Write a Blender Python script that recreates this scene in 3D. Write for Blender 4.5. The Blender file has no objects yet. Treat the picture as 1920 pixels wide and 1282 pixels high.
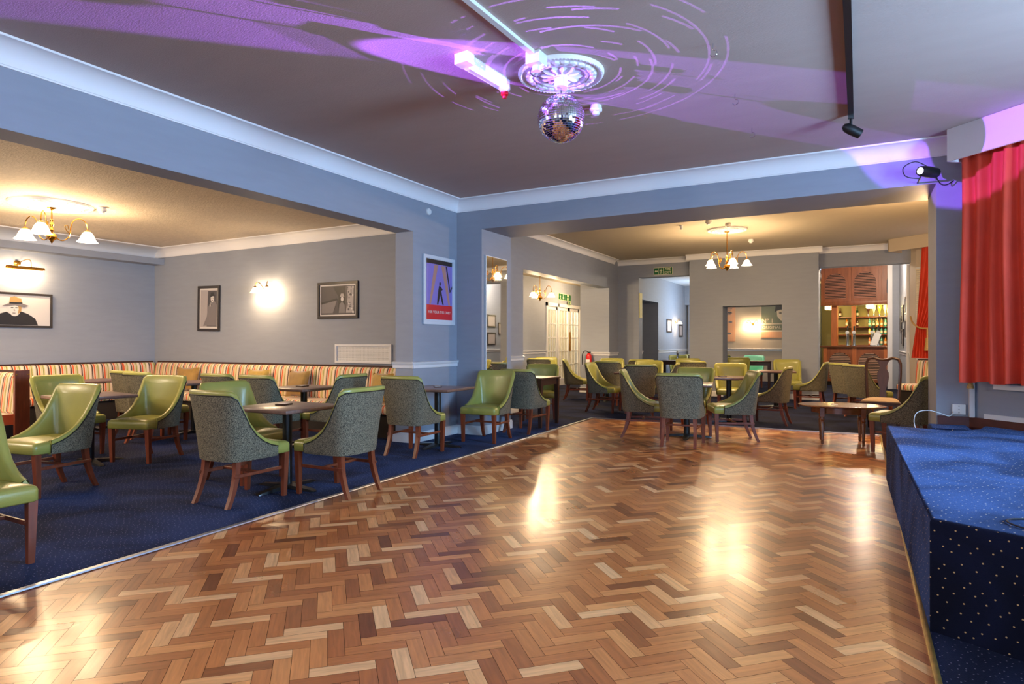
import bpy, bmesh, math, random
from mathutils import Vector, Matrix
random.seed(7)
C = bpy.context.scene.collection
sc = bpy.context.scene
PI = math.pi
def R(a): return math.radians(a)

# ------------------------------------------------------------------ camera, world, light, exposure
cam = bpy.data.cameras.new('camera'); camo = bpy.data.objects.new('camera', cam); C.objects.link(camo)
cam.sensor_width = 36; cam.lens = 36 * 1190 / 1920; cam.shift_y = 0.0005
cam.clip_start = 0.05; cam.clip_end = 200
camo.location = (0, 0, 1.32); camo.rotation_euler = (PI / 2, 0, R(28.64))
sc.camera = camo
sc.view_settings.view_transform = 'Standard'; sc.view_settings.look = 'None'
sc.view_settings.gamma = 1; sc.view_settings.exposure = 1.0
try: sc.view_settings.use_curve_mapping = False
except Exception: pass
sc.cycles.use_denoising = True
sc.cycles.max_bounces = 8; sc.cycles.diffuse_bounces = 5; sc.cycles.glossy_bounces = 4
sc.cycles.transparent_max_bounces = 8
sc.cycles.sample_clamp_indirect = 6
sc.cycles.caustics_reflective = False; sc.cycles.caustics_refractive = False
w = bpy.data.worlds.new('world'); sc.world = w; w.use_nodes = True
w.node_tree.nodes['Background'].inputs[0].default_value = (0.45, 0.62, 1.0, 1)
w.node_tree.nodes['Background'].inputs[1].default_value = 1.0

def area(name, loc, rot, sx, sy, power, col):
    l = bpy.data.lights.new(name, 'AREA'); l.shape = 'RECTANGLE'; l.size = sx; l.size_y = sy
    l.energy = power; l.color = col
    o = bpy.data.objects.new(name, l); C.objects.link(o); o.location = loc; o.rotation_euler = rot
    return o
def point(name, loc, power, col, r=0.03):
    l = bpy.data.lights.new(name, 'POINT'); l.energy = power; l.color = col; l.shadow_soft_size = r
    o = bpy.data.objects.new(name, l); C.objects.link(o); o.location = loc
    return o
def spot(name, loc, target, power, col, ang, blend=0.1, r=0.02):
    l = bpy.data.lights.new(name, 'SPOT'); l.energy = power; l.color = col; l.spot_size = R(ang); l.spot_blend = blend
    l.shadow_soft_size = r
    o = bpy.data.objects.new(name, l); C.objects.link(o); o.location = loc
    d = Vector(target) - Vector(loc); o.rotation_euler = d.to_track_quat('-Z', 'Y').to_euler()
    return o
DAY = (0.36, 0.64, 1.0); WARM = (1.0, 0.71, 0.41); PURP = (0.30, 0.10, 1.0)
# daylight entering through the windows of the right-hand wall and of the wall behind the camera
for y, pw, wd_ in ((-2.6, 28, 1.8), (0.2, 34, 1.8), (2.4, 80, 1.4), (4.4, 270, 1.4)):
    area('daylight_right', (3.55, y, 1.9), (0, R(90), 0), 1.7, wd_, pw, DAY)
for i, x in enumerate((-2.6, 0.6)):
    area('daylight_rear', (x, -4.75, 1.75), (R(90), 0, 0), 2.0, 1.9, 30, DAY)
# daylight at the rear bay window; a cool panel added unseen in the passage
area('daylight_bay', (2.6, 14.6, 1.9), (0, R(90), R(-35)), 1.5, 1.4, 18, (0.9, 0.92, 1.0))
area('passage_fill', (-3.95, 20.5, 2.2), (0, R(90), 0), 1.2, 1.0, 22, (0.55, 0.76, 1.0))
# disco projectors: one on the beam out of frame to the left, one on the beam at the right
spot('projector_beam', (-5.0, 1.2, 2.80), (-1.98, 4.40, 3.18), 3600, PURP, 12.4, 0.12, 0.01)
spot('projector_beam', (0.45, 7.30, 2.96), (-1.98, 4.40, 3.05), 10000, PURP, 9.5, 0.25, 0.01)

# ------------------------------------------------------------------ helpers
def s2l(v):
    v /= 255.0
    return v / 12.92 if v <= 0.04045 else ((v + 0.055) / 1.055) ** 2.4
def rgb(c): return (s2l(c[0]), s2l(c[1]), s2l(c[2]), 1)
def new_mat(name):
    m = bpy.data.materials.new(name); m.use_nodes = True
    return m, m.node_tree, m.node_tree.nodes['Principled BSDF']
def N(nt, t, **kw):
    n = nt.nodes.new(t)
    for k, v in kw.items():
        setattr(n, k, v)
    return n
def mat(name, col, rough=0.5, metal=0.0, noise=0.0, nscale=8, bump=0.0, bscale=60, coat=0.0, sheen=0.0, sheencol=None, emit=None, estr=0, trans=0, spec=0.5, uv=False, stretch=None):
    m, nt, b = new_mat(name)
    b.inputs['Base Color'].default_value = rgb(col); b.inputs['Roughness'].default_value = rough
    b.inputs['Metallic'].default_value = metal; b.inputs['Coat Weight'].default_value = coat
    b.inputs['Coat Roughness'].default_value = 0.15
    b.inputs['Specular IOR Level'].default_value = spec
    b.inputs['Sheen Weight'].default_value = sheen
    if sheencol: b.inputs['Sheen Tint'].default_value = rgb(sheencol)
    if emit: b.inputs['Emission Color'].default_value = rgb(emit); b.inputs['Emission Strength'].default_value = estr
    b.inputs['Transmission Weight'].default_value = trans
    tc = N(nt, 'ShaderNodeTexCoord'); mp = N(nt, 'ShaderNodeMapping')
    nt.links.new(tc.outputs['UV' if uv else 'Object'], mp.inputs[0])
    if stretch: mp.inputs['Scale'].default_value = stretch
    if noise:
        n = N(nt, 'ShaderNodeTexNoise'); n.inputs['Scale'].default_value = nscale; n.inputs['Detail'].default_value = 5
        nt.links.new(mp.outputs[0], n.inputs[0])
        mr = N(nt, 'ShaderNodeMapRange'); mr.inputs[1].default_value = 0.3; mr.inputs[2].default_value = 0.7
        mr.inputs[3].default_value = 1 - noise; mr.inputs[4].default_value = 1 + noise
        nt.links.new(n.outputs[0], mr.inputs[0])
        hs = N(nt, 'ShaderNodeHueSaturation'); hs.inputs['Color'].default_value = rgb(col)
        nt.links.new(mr.outputs[0], hs.inputs['Value']); nt.links.new(hs.outputs[0], b.inputs['Base Color'])
    if bump:
        n2 = N(nt, 'ShaderNodeTexNoise'); n2.inputs['Scale'].default_value = bscale; n2.inputs['Detail'].default_value = 4
        nt.links.new(mp.outputs[0], n2.inputs[0])
        bp = N(nt, 'ShaderNodeBump'); bp.inputs['Strength'].default_value = bump; bp.inputs['Distance'].default_value = 0.01
        nt.links.new(n2.outputs[0], bp.inputs['Height']); nt.links.new(bp.outputs[0], b.inputs['Normal'])
    return m

M = {}
M['wall'] = mat('wall_paper', (146, 152, 164), 0.6, noise=0.03, nscale=3, bump=0.12, bscale=90, stretch=(1, 1, 6))
M['wall_warm'] = mat('wall_cream', (196, 180, 158), 0.6, bump=0.1)
M['wall_bar'] = mat('bar_wall_paint', (150, 135, 80), 0.6)
M['ceil'] = mat('ceiling_paint', (182, 160, 150), 0.75, noise=0.03, nscale=2, bump=0.25, bscale=60, stretch=(1, 3, 1))
M['ceil_left'] = mat('textured_ceiling_paint', (214, 200, 180), 0.8, noise=0.09, nscale=14, bump=0.7, bscale=28, stretch=(1, 3, 1))
M['ceil_back'] = mat('cream_ceiling_paint', (200, 186, 162), 0.75, noise=0.02)
M['trim'] = mat('white_gloss_trim', (222, 222, 224), 0.35)
M['plaster'] = mat('white_plaster', (238, 237, 238), 0.55)
M['leather'] = mat('green_leather', (154, 152, 74), 0.34, noise=0.08, nscale=5, bump=0.12, bscale=160, coat=0.15)
M['leather_aqua'] = mat('aqua_leather', (140, 226, 184), 0.34, noise=0.06, nscale=5)
M['leg'] = mat('mahogany_stained_leg', (116, 54, 30), 0.38, noise=0.22, nscale=9, stretch=(4, 4, 0.6))
M['darkwood'] = mat('dark_wood', (62, 36, 26), 0.35, noise=0.2, nscale=7, stretch=(4, 4, 0.6))
M['midwood'] = mat('brown_polished_wood', (112, 66, 36), 0.22, noise=0.2, nscale=6, stretch=(1, 5, 5), coat=0.4)
M['barwood'] = mat('bar_wood', (142, 80, 44), 0.4, noise=0.2, nscale=5, stretch=(3, 3, 0.5))
M['barwood_light'] = mat('bar_pilaster_wood', (186, 108, 58), 0.4, noise=0.15, nscale=8, stretch=(6, 6, 0.5))
M['louvre'] = mat('louvre_wood', (196, 156, 130), 0.5, noise=0.1)
M['louvre_dark'] = mat('dark_louvre_wood', (172, 116, 90), 0.45, noise=0.1)
M['void'] = mat('dark_recess', (30, 20, 16), 0.8)
M['tabletop'] = mat('grained_table_top', (118, 90, 78), 0.32, noise=0.18, nscale=6, stretch=(2, 14, 1), coat=0.2)
M['tableedge'] = mat('table_edge_band', (66, 44, 38), 0.4)
M['black'] = mat('black_metal', (22, 23, 25), 0.3, metal=0.3, spec=0.6)
M['blackpl'] = mat('black_plastic', (20, 20, 22), 0.45)
M['brass'] = mat('polished_brass', (206, 156, 72), 0.2, metal=1.0)
M['chrome'] = mat('chrome', (215, 218, 222), 0.12, metal=1.0)
M['alu'] = mat('aluminium_edging', (176, 182, 190), 0.35, metal=0.85)
M['gold'] = mat('worn_brass_edging', (190, 160, 90), 0.35, metal=0.8, noise=0.2, nscale=20)
M['shade'] = mat('opal_glass_shade', (255, 240, 215), 0.3, emit=(255, 226, 180), estr=5.0)
_nt = M['shade'].node_tree; _mx = N(_nt, 'ShaderNodeMixShader'); _tr = N(_nt, 'ShaderNodeBsdfTransparent'); _mx.inputs[0].default_value = 0.5
_nt.links.new(_tr.outputs[0], _mx.inputs[1]); _nt.links.new(_nt.nodes['Principled BSDF'].outputs[0], _mx.inputs[2]); _nt.links.new(_mx.outputs[0], _nt.nodes['Material Output'].inputs[0])
M['bulb'] = mat('lit_lens', (255, 255, 255), 0.2, emit=(200, 190, 255), estr=14)
M['white'] = mat('white_plastic', (228, 228, 226), 0.4)
M['red'] = mat('red_plastic', (200, 24, 28), 0.35)
M['curtain'] = mat('red_velvet_curtain', (206, 62, 34), 0.75, noise=0.1, nscale=4, sheen=0.5, sheencol=(255, 120, 90), bump=0.1, bscale=200)
M['cushion'] = mat('gold_velvet_cushion', (176, 140, 48), 0.6, noise=0.16, nscale=9, sheen=0.4, bump=0.1)
M['cushion_dark'] = mat('olive_gold_velvet', (150, 112, 40), 0.6, noise=0.16, nscale=9, sheen=0.4, bump=0.1)
M['beige'] = mat('beige_seat_cloth', (172, 148, 120), 0.85, noise=0.05, nscale=120, bump=0.2, bscale=300)
M['rope'] = mat('gold_rope', (176, 138, 78), 0.7, noise=0.3, nscale=120)
M['frame'] = mat('black_picture_frame', (44, 38, 38), 0.35)
M['whiteframe'] = mat('white_picture_frame', (205, 212, 220), 0.35)
M['blackprint'] = mat('black_ink', (30, 28, 32), 0.4)
M['darkgreyprint'] = mat('dark_grey_ink', (70, 66, 70), 0.4)
M['greyprint'] = mat('grey_ink', (120, 114, 116), 0.4)
M['lightprint'] = mat('pale_ink', (214, 208, 204), 0.4)
M['midprint'] = mat('mid_grey_ink', (168, 160, 160), 0.4)
M['goldprint'] = mat('tan_ink', (176, 140, 90), 0.4)
M['purpleprint'] = mat('violet_ink', (132, 118, 196), 0.35)
M['redprint'] = mat('red_ink', (206, 36, 44), 0.35)
M['skinprint'] = mat('tan_print_ink', (176, 132, 120), 0.35)
M['sage'] = mat('sage_print_ink', (120, 124, 100), 0.4)
M['cream'] = mat('cream_print_ink', (226, 206, 176), 0.4)
M['peach'] = mat('peach_print_ink', (224, 168, 128), 0.4)
M['green'] = mat('exit_sign_green', (10, 96, 50), 0.4)
M['signwhite'] = mat('exit_sign_white', (225, 225, 190), 0.4)
M['yellow'] = mat('yellow_card', (220, 200, 70), 0.5)
M['skirt'] = mat('brown_skirting', (84, 38, 30), 0.4, noise=0.2, nscale=12)
M['teal'] = mat('teal_enamel', (14, 84, 112), 0.25, metal=0.3)
M['navypl'] = mat('navy_speaker_cloth', (34, 62, 84), 0.6)
M['blind'] = mat('cream_blind_slat', (222, 206, 172), 0.5)
M['glow'] = mat('lamp_glow', (255, 240, 190), 0.3, emit=(255, 216, 130), estr=9)
m, nt, b = new_mat('mirror_silver'); b.inputs['Base Color'].default_value = (0.85, 0.85, 0.82, 1); b.inputs['Metallic'].default_value = 1; b.inputs['Roughness'].default_value = 0.02; M['mirror'] = m
m, nt, b = new_mat('clear_glass_pane'); b.inputs['Base Color'].default_value = (0.9, 0.95, 0.85, 1); b.inputs['Roughness'].default_value = 0.05
b.inputs['Alpha'].default_value = 0.22; M['glass'] = m
m, nt, b = new_mat('clear_acrylic'); b.inputs['Base Color'].default_value = (0.8, 0.9, 0.95, 1); b.inputs['Roughness'].default_value = 0.08
b.inputs['Alpha'].default_value = 0.28; M['acrylic'] = m
for k, c in dict(amber=(196, 110, 20), green_glass=(30, 70, 40), brown_glass=(70, 30, 12), clear=(220, 225, 190), yellow_glass=(226, 196, 60), pink=(220, 150, 170), orange=(220, 110, 40), teal_glass=(60, 150, 140)).items():
    M['g_' + k] = mat('bottle_' + k, c, 0.1, coat=0.5, spec=0.8)

# tweed of the chair backs
m, nt, b = new_mat('grey_teal_tweed'); tc = N(nt, 'ShaderNodeTexCoord')
mp = N(nt, 'ShaderNodeMapping'); mp.inputs['Scale'].default_value = (1, 1, 0.75); nt.links.new(tc.outputs['Object'], mp.inputs[0])
n = N(nt, 'ShaderNodeTexNoise'); n.inputs['Scale'].default_value = 190; n.inputs['Detail'].default_value = 2; nt.links.new(mp.outputs[0], n.inputs[0])
cr = N(nt, 'ShaderNodeValToRGB'); cr.color_ramp.elements[0].position = 0.36; cr.color_ramp.elements[0].color = rgb((36, 33, 25))
cr.color_ramp.elements[1].position = 0.64; cr.color_ramp.elements[1].color = rgb((136, 128, 104)); nt.links.new(n.outputs[0], cr.inputs[0])
nt.links.new(cr.outputs[0], b.inputs['Base Color']); b.inputs['Roughness'].default_value = 0.9
bp = N(nt, 'ShaderNodeBump'); bp.inputs['Strength'].default_value = 0.4; bp.inputs['Distance'].default_value = 0.004; nt.links.new(n.outputs[0], bp.inputs['Height']); nt.links.new(bp.outputs[0], b.inputs['Normal'])
M['tweed'] = m

# navy carpet with a grid of pale pin dots (UV in metres)
def carpet(name, base, dot, sp, thr, sheen, rnd):
    m, nt, b = new_mat(name); tc = N(nt, 'ShaderNodeTexCoord'); mp = N(nt, 'ShaderNodeMapping'); mp.inputs['Rotation'].default_value = (0, 0, R(32))
    nt.links.new(tc.outputs['UV'], mp.inputs[0])
    v = N(nt, 'ShaderNodeTexVoronoi', voronoi_dimensions='2D'); v.inputs['Scale'].default_value = 1 / sp; v.inputs['Randomness'].default_value = rnd
    nt.links.new(mp.outputs[0], v.inputs[0])
    lt = N(nt, 'ShaderNodeMath', operation='LESS_THAN'); lt.inputs[1].default_value = thr; nt.links.new(v.outputs['Distance'], lt.inputs[0])
    n = N(nt, 'ShaderNodeTexNoise'); n.inputs['Scale'].default_value = 1.5; n.inputs['Detail'].default_value = 7; n.inputs['Distortion'].default_value = 0.8; nt.links.new(tc.outputs['UV'], n.inputs[0])
    cr = N(nt, 'ShaderNodeValToRGB'); cr.color_ramp.elements[0].position = 0.35; cr.color_ramp.elements[0].color = rgb([c * 0.7 for c in base])
    cr.color_ramp.elements[1].position = 0.65; cr.color_ramp.elements[1].color = rgb([min(255, c * 1.3) for c in base]); nt.links.new(n.outputs[0], cr.inputs[0])
    mx = N(nt, 'ShaderNodeMix', data_type='RGBA'); nt.links.new(lt.outputs[0], mx.inputs[0]); nt.links.new(cr.outputs[0], mx.inputs[6]); mx.inputs[7].default_value = rgb(dot)
    nt.links.new(mx.outputs[2], b.inputs['Base Color']); b.inputs['Roughness'].default_value = 0.95; b.inputs['Specular IOR Level'].default_value = 0.12
    mrs = N(nt, 'ShaderNodeMapRange'); mrs.inputs[1].default_value = 0.38; mrs.inputs[2].default_value = 0.62; mrs.inputs[3].default_value = sheen * 0.45; mrs.inputs[4].default_value = sheen * 1.4; nt.links.new(n.outputs[0], mrs.inputs[0]); nt.links.new(mrs.outputs[0], b.inputs['Sheen Weight']); b.inputs['Sheen Roughness'].default_value = 0.4; b.inputs['Sheen Tint'].default_value = rgb((110, 150, 225))
    n2 = N(nt, 'ShaderNodeTexNoise'); n2.inputs['Scale'].default_value = 260; nt.links.new(tc.outputs['UV'], n2.inputs[0])
    bp = N(nt, 'ShaderNodeBump'); bp.inputs['Strength'].default_value = 0.5; bp.inputs['Distance'].default_value = 0.004; nt.links.new(n2.outputs[0], bp.inputs['Height']); nt.links.new(bp.outputs[0], b.inputs['Normal'])
    return m
M['carpet'] = carpet('navy_pin_dot_carpet', (17, 16, 32), (110, 104, 118), 0.036, 0.085, 0.12, 0.65)
M['stagecarpet'] = carpet('stage_pin_dot_carpet', (17, 22, 44), (190, 160, 115), 0.050, 0.07, 0.34, 0.45)

# parquet: tone and offset of every block come from a colour attribute, grain from its own UV
m, nt, b = new_mat('herringbone_parquet')
at = N(nt, 'ShaderNodeAttribute'); at.attribute_name = 'blk'; sp = N(nt, 'ShaderNodeSeparateColor'); nt.links.new(at.outputs['Color'], sp.inputs[0])
cr = N(nt, 'ShaderNodeValToRGB'); el = cr.color_ramp.elements
el[0].position = 0; el[0].color = rgb((112, 56, 28)); el[1].position = 1; el[1].color = rgb((228, 180, 126))
for p, c in ((0.16, (128, 68, 34)), (0.4, (168, 98, 50)), (0.62, (192, 120, 64)), (0.80, (214, 148, 86)), (0.88, (220, 162, 104))):
    e = el.new(p); e.color = rgb(c)
nt.links.new(sp.outputs[0], cr.inputs[0])
uv = N(nt, 'ShaderNodeTexCoord'); mp = N(nt, 'ShaderNodeMapping'); mp.inputs['Scale'].default_value = (3, 34, 1); nt.links.new(uv.outputs['UV'], mp.inputs[0])
cm = N(nt, 'ShaderNodeCombineXYZ'); ml = N(nt, 'ShaderNodeMath', operation='MULTIPLY'); ml.inputs[1].default_value = 50; nt.links.new(sp.outputs[1], ml.inputs[0]); nt.links.new(ml.outputs[0], cm.inputs[2])
va = N(nt, 'ShaderNodeVectorMath', operation='ADD'); nt.links.new(mp.outputs[0], va.inputs[0]); nt.links.new(cm.outputs[0], va.inputs[1])
n = N(nt, 'ShaderNodeTexNoise'); n.inputs['Scale'].default_value = 1.6; n.inputs['Detail'].default_value = 6; n.inputs['Distortion'].default_value = 0.6; nt.links.new(va.outputs[0], n.inputs[0])
mr = N(nt, 'ShaderNodeMapRange'); mr.inputs[1].default_value = 0.3; mr.inputs[2].default_value = 0.7; mr.inputs[3].default_value = 0.80; mr.inputs[4].default_value = 1.16; nt.links.new(n.outputs[0], mr.inputs[0])
hs = N(nt, 'ShaderNodeHueSaturation'); nt.links.new(cr.outputs[0], hs.inputs['Color']); nt.links.new(mr.outputs[0], hs.inputs['Value'])
nt.links.new(hs.outputs[0], b.inputs['Base Color'])
n3 = N(nt, 'ShaderNodeTexNoise'); n3.inputs['Scale'].default_value = 2.3; n3.inputs['Detail'].default_value = 5; nt.links.new(uv.outputs['Object'], n3.inputs[0])
mr2 = N(nt, 'ShaderNodeMapRange'); mr2.inputs[1].default_value = 0.3; mr2.inputs[2].default_value = 0.7; mr2.inputs[3].default_value = 0.26; mr2.inputs[4].default_value = 0.42; nt.links.new(n3.outputs[0], mr2.inputs[0])
nt.links.new(mr2.outputs[0], b.inputs['Roughness'])
bp = N(nt, 'ShaderNodeBump'); bp.inputs['Strength'].default_value = 0.06; bp.inputs['Distance'].default_value = 0.004; nt.links.new(n.outputs[0], bp.inputs['Height'])
n4 = N(nt, 'ShaderNodeTexNoise'); n4.inputs['Scale'].default_value = 5; nt.links.new(uv.outputs['Object'], n4.inputs[0])
bp2 = N(nt, 'ShaderNodeBump'); bp2.inputs['Strength'].default_value = 0.10; bp2.inputs['Distance'].default_value = 0.02; nt.links.new(n4.outputs[0], bp2.inputs['Height']); nt.links.new(bp.outputs[0], bp2.inputs['Normal'])
nt.links.new(bp2.outputs[0], b.inputs['Normal'])
b.inputs['Coat Weight'].default_value = 0.45; b.inputs['Coat Roughness'].default_value = 0.2
M['parquet'] = m

# striped upholstery: stripes run across U (metres)
m, nt, b = new_mat('striped_upholstery'); tc = N(nt, 'ShaderNodeTexCoord'); sx = N(nt, 'ShaderNodeSeparateXYZ'); nt.links.new(tc.outputs['UV'], sx.inputs[0])
dv = N(nt, 'ShaderNodeMath', operation='DIVIDE'); dv.inputs[1].default_value = 0.17; nt.links.new(sx.outputs[0], dv.inputs[0])
fr = N(nt, 'ShaderNodeMath', operation='FRACT'); nt.links.new(dv.outputs[0], fr.inputs[0])
cr = N(nt, 'ShaderNodeValToRGB'); cr.color_ramp.interpolation = 'CONSTANT'; el = cr.color_ramp.elements
CRM = (226, 208, 178)
stops = [(0, (66, 36, 36)), (0.11, CRM), (0.19, (222, 90, 34)), (0.33, CRM), (0.42, (214, 186, 110)), (0.50, CRM), (0.56, (150, 148, 60)), (0.64, (206, 190, 130)), (0.72, (232, 214, 190)), (0.92, (200, 178, 150))]
el[0].position = 0; el[0].color = rgb(stops[0][1]); el[1].position = stops[1][0]; el[1].color = rgb(stops[1][1])
for p, c in stops[2:]:
    e = el.new(p); e.color = rgb(c)
nt.links.new(fr.outputs[0], cr.inputs[0]); nt.links.new(cr.outputs[0], b.inputs['Base Color']); b.inputs['Roughness'].default_value = 0.8; b.inputs['Sheen Weight'].default_value = 0.2
M['stripe'] = m

class MB:
    def __init__(s): s.bm = bmesh.new(); s.uvd = False
    def face(s, pts):
        try: return s.bm.faces.new([s.bm.verts.new(p) for p in pts])
        except ValueError: return None
    def box(s, x0, y0, z0, x1, y1, z1, bev=0, seg=2, mtx=None):
        b = bmesh.new(); bmesh.ops.create_cube(b, size=1)
        for v in b.verts:
            v.co = Vector(((x0 + x1) / 2 + v.co.x * (x1 - x0), (y0 + y1) / 2 + v.co.y * (y1 - y0), (z0 + z1) / 2 + v.co.z * (z1 - z0)))
        if bev: bmesh.ops.bevel(b, geom=b.edges[:], offset=bev, segments=seg, affect='EDGES', profile=0.5)
        s.merge(b, mtx); return s
    def merge(s, b, mtx=None):
        mp = {}
        for v in b.verts: mp[v] = s.bm.verts.new((mtx @ v.co) if mtx is not None else v.co)
        for f in b.faces:
            try: s.bm.faces.new([mp[v] for v in f.verts])
            except ValueError: pass
        b.free()
    def rings(s, rs, cap0=True, cap1=True, closed=True, mtx=None):
        vs = [[s.bm.verts.new((mtx @ Vector(p)) if mtx is not None else p) for p in r] for r in rs]
        n = len(vs[0])
        for a, b in zip(vs, vs[1:]):
            for i in range(n if closed else n - 1):
                j = (i + 1) % n
                try: s.bm.faces.new((a[i], a[j], b[j], b[i]))
                except ValueError: pass
        if cap0: s.bm.faces.new(vs[0][::-1])
        if cap1: s.bm.faces.new(vs[-1])
        return s
    def lathe(s, prof, c=(0, 0, 0), seg=16, mtx=None, cap=True):
        rs = []
        for r, z in prof:
            rs.append([(c[0] + r * math.cos(2 * PI * i / seg), c[1] + r * math.sin(2 * PI * i / seg), c[2] + z) for i in range(seg)])
        return s.rings(rs, cap, cap, True, mtx)
    def tube(s, pts, r, seg=8, mtx=None, cap=True):
        pts = [Vector(p) for p in pts]; rs = []; up = None
        for i, p in enumerate(pts):
            t = (pts[min(i + 1, len(pts) - 1)] - pts[max(i - 1, 0)]).normalized()
            if up is None:
                up = Vector((0, 0, 1)) if abs(t.z) < 0.9 else Vector((1, 0, 0))
            a = (up - t * up.dot(t)).normalized(); up = a; bb = t.cross(a)
            rr = r[i] if isinstance(r, (list, tuple)) else r
            rs.append([tuple(p + a * rr * math.cos(2 * PI * k / seg) + bb * rr * math.sin(2 * PI * k / seg)) for k in range(seg)])
        return s.rings(rs, cap, cap, True, mtx)
    def prism(s, poly, y0, y1, mtx=None):      # polygon in local XZ, extruded along Y
        return s.rings([[(x, y0, z) for x, z in poly], [(x, y1, z) for x, z in poly]], mtx=mtx)
    def slab(s, poly, z0, z1):                 # polygon in XY, extruded in Z
        return s.rings([[(x, y, z0) for x, y in poly], [(x, y, z1) for x, y in poly]])
    def build(s, name, m, parent=None, kind=None, smooth=True, uv=True, ang=38):
        bm = s.bm
        bmesh.ops.recalc_face_normals(bm, faces=bm.faces[:])
        if uv and not s.uvd:
            l = bm.loops.layers.uv.new('UVMap')
            for f in bm.faces:
                n = f.normal; ax = max(range(3), key=lambda i: abs(n[i]))
                for lp in f.loops:
                    c = lp.vert.co
                    lp[l].uv = (c.x, c.y) if ax == 2 else ((c.y, c.z) if ax == 0 else (c.x, c.z))
        if smooth:
            for f in bm.faces: f.smooth = True
            for e in bm.edges:
                if len(e.link_faces) != 2 or e.calc_face_angle(0) > R(ang): e.smooth = False
        me = bpy.data.meshes.new(name); bm.to_mesh(me); bm.free()
        me.materials.append(m)
        o = bpy.data.objects.new(name, me); C.objects.link(o)
        if parent: o.parent = parent
        if kind: o['kind'] = kind
        return o
def struct(name, mb, m, **k): return mb.build(name, m, kind='structure', **k)
def thing(name, label, cat, loc=(0, 0, 0), rz=0, group=None):
    o = bpy.data.objects.new(name, None); C.objects.link(o); o.empty_display_size = 0.1
    o.location = loc; o.rotation_euler = (0, 0, R(rz)); o['label'] = label; o['category'] = cat
    if group: o['group'] = group
    return o
def tag(o, label, cat, group=None):
    o['label'] = label; o['category'] = cat
    if group: o['group'] = group
    return o
def dup(root, loc, rz, label, group=None, mats=None):
    r = root.copy(); C.objects.link(r); r.location = loc; r.rotation_euler = (0, 0, R(rz)); r['label'] = label
    if group: r['group'] = group
    for ch in root.children:
        c = ch.copy(); C.objects.link(c); c.parent = r
        if mats and ch.name.split('.')[0] in mats:
            c.data = ch.data.copy(); c.data.materials[0] = mats[ch.name.split('.')[0]]
        for g in ch.children:
            d = g.copy(); C.objects.link(d); d.parent = c
    return r
def text(name, body, size, loc, rot, m, parent=None, ext=0.001, bold=0):
    c = bpy.data.curves.new(name, 'FONT'); c.body = body; c.size = size; c.align_x = 'CENTER'; c.align_y = 'CENTER'; c.extrude = ext; c.offset = bold
    c.materials.append(m)
    o = bpy.data.objects.new(name, c); C.objects.link(o); o.location = loc; o.rotation_euler = rot
    me = bpy.data.meshes.new_from_object(o); C.objects.unlink(o); bpy.data.objects.remove(o)
    if not me.materials: me.materials.append(m)
    r_ = bpy.data.objects.new(name, me); C.objects.link(r_); r_.location = loc; r_.rotation_euler = rot
    if parent: r_.parent = parent
    return r_
def T(x, y, z, rx=0, ry=0, rz=0): return Matrix.Translation((x, y, z)) @ Matrix.Rotation(R(rz), 4, 'Z') @ Matrix.Rotation(R(ry), 4, 'Y') @ Matrix.Rotation(R(rx), 4, 'X')

# ------------------------------------------------------------------ room shell
ZC = 3.36; ZL = 3.10; ZB = 3.50
def edge_x(y): return -3.905 - 0.0195 * (y - 1.6)
DY1 = 10.40; DX1 = 0.27
b = MB()   # carpet around the dance floor
b.slab([(-12.2, -4.8), (edge_x(-4.8), -4.8), (edge_x(DY1), DY1), (-12.2, DY1)], -0.05, 0.006)
b.slab([(-12.2, DY1), (5, DY1 + 0.02), (5, 27), (-12.2, 27)], -0.05, 0.006)
b.slab([(DX1, -4.8), (5, -4.8), (5, DY1 + 0.02), (DX1, DY1 + 0.02)], -0.05, 0.006)
struct('floor', b, M['carpet'])
b = MB(); b.slab([(edge_x(-4.8) - 0.01, -4.8), (DX1 + 0.01, -4.8), (DX1 + 0.01, DY1), (edge_x(DY1) - 0.01, DY1)], -0.05, -0.003)
struct('floor', b, M['void'])
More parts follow.
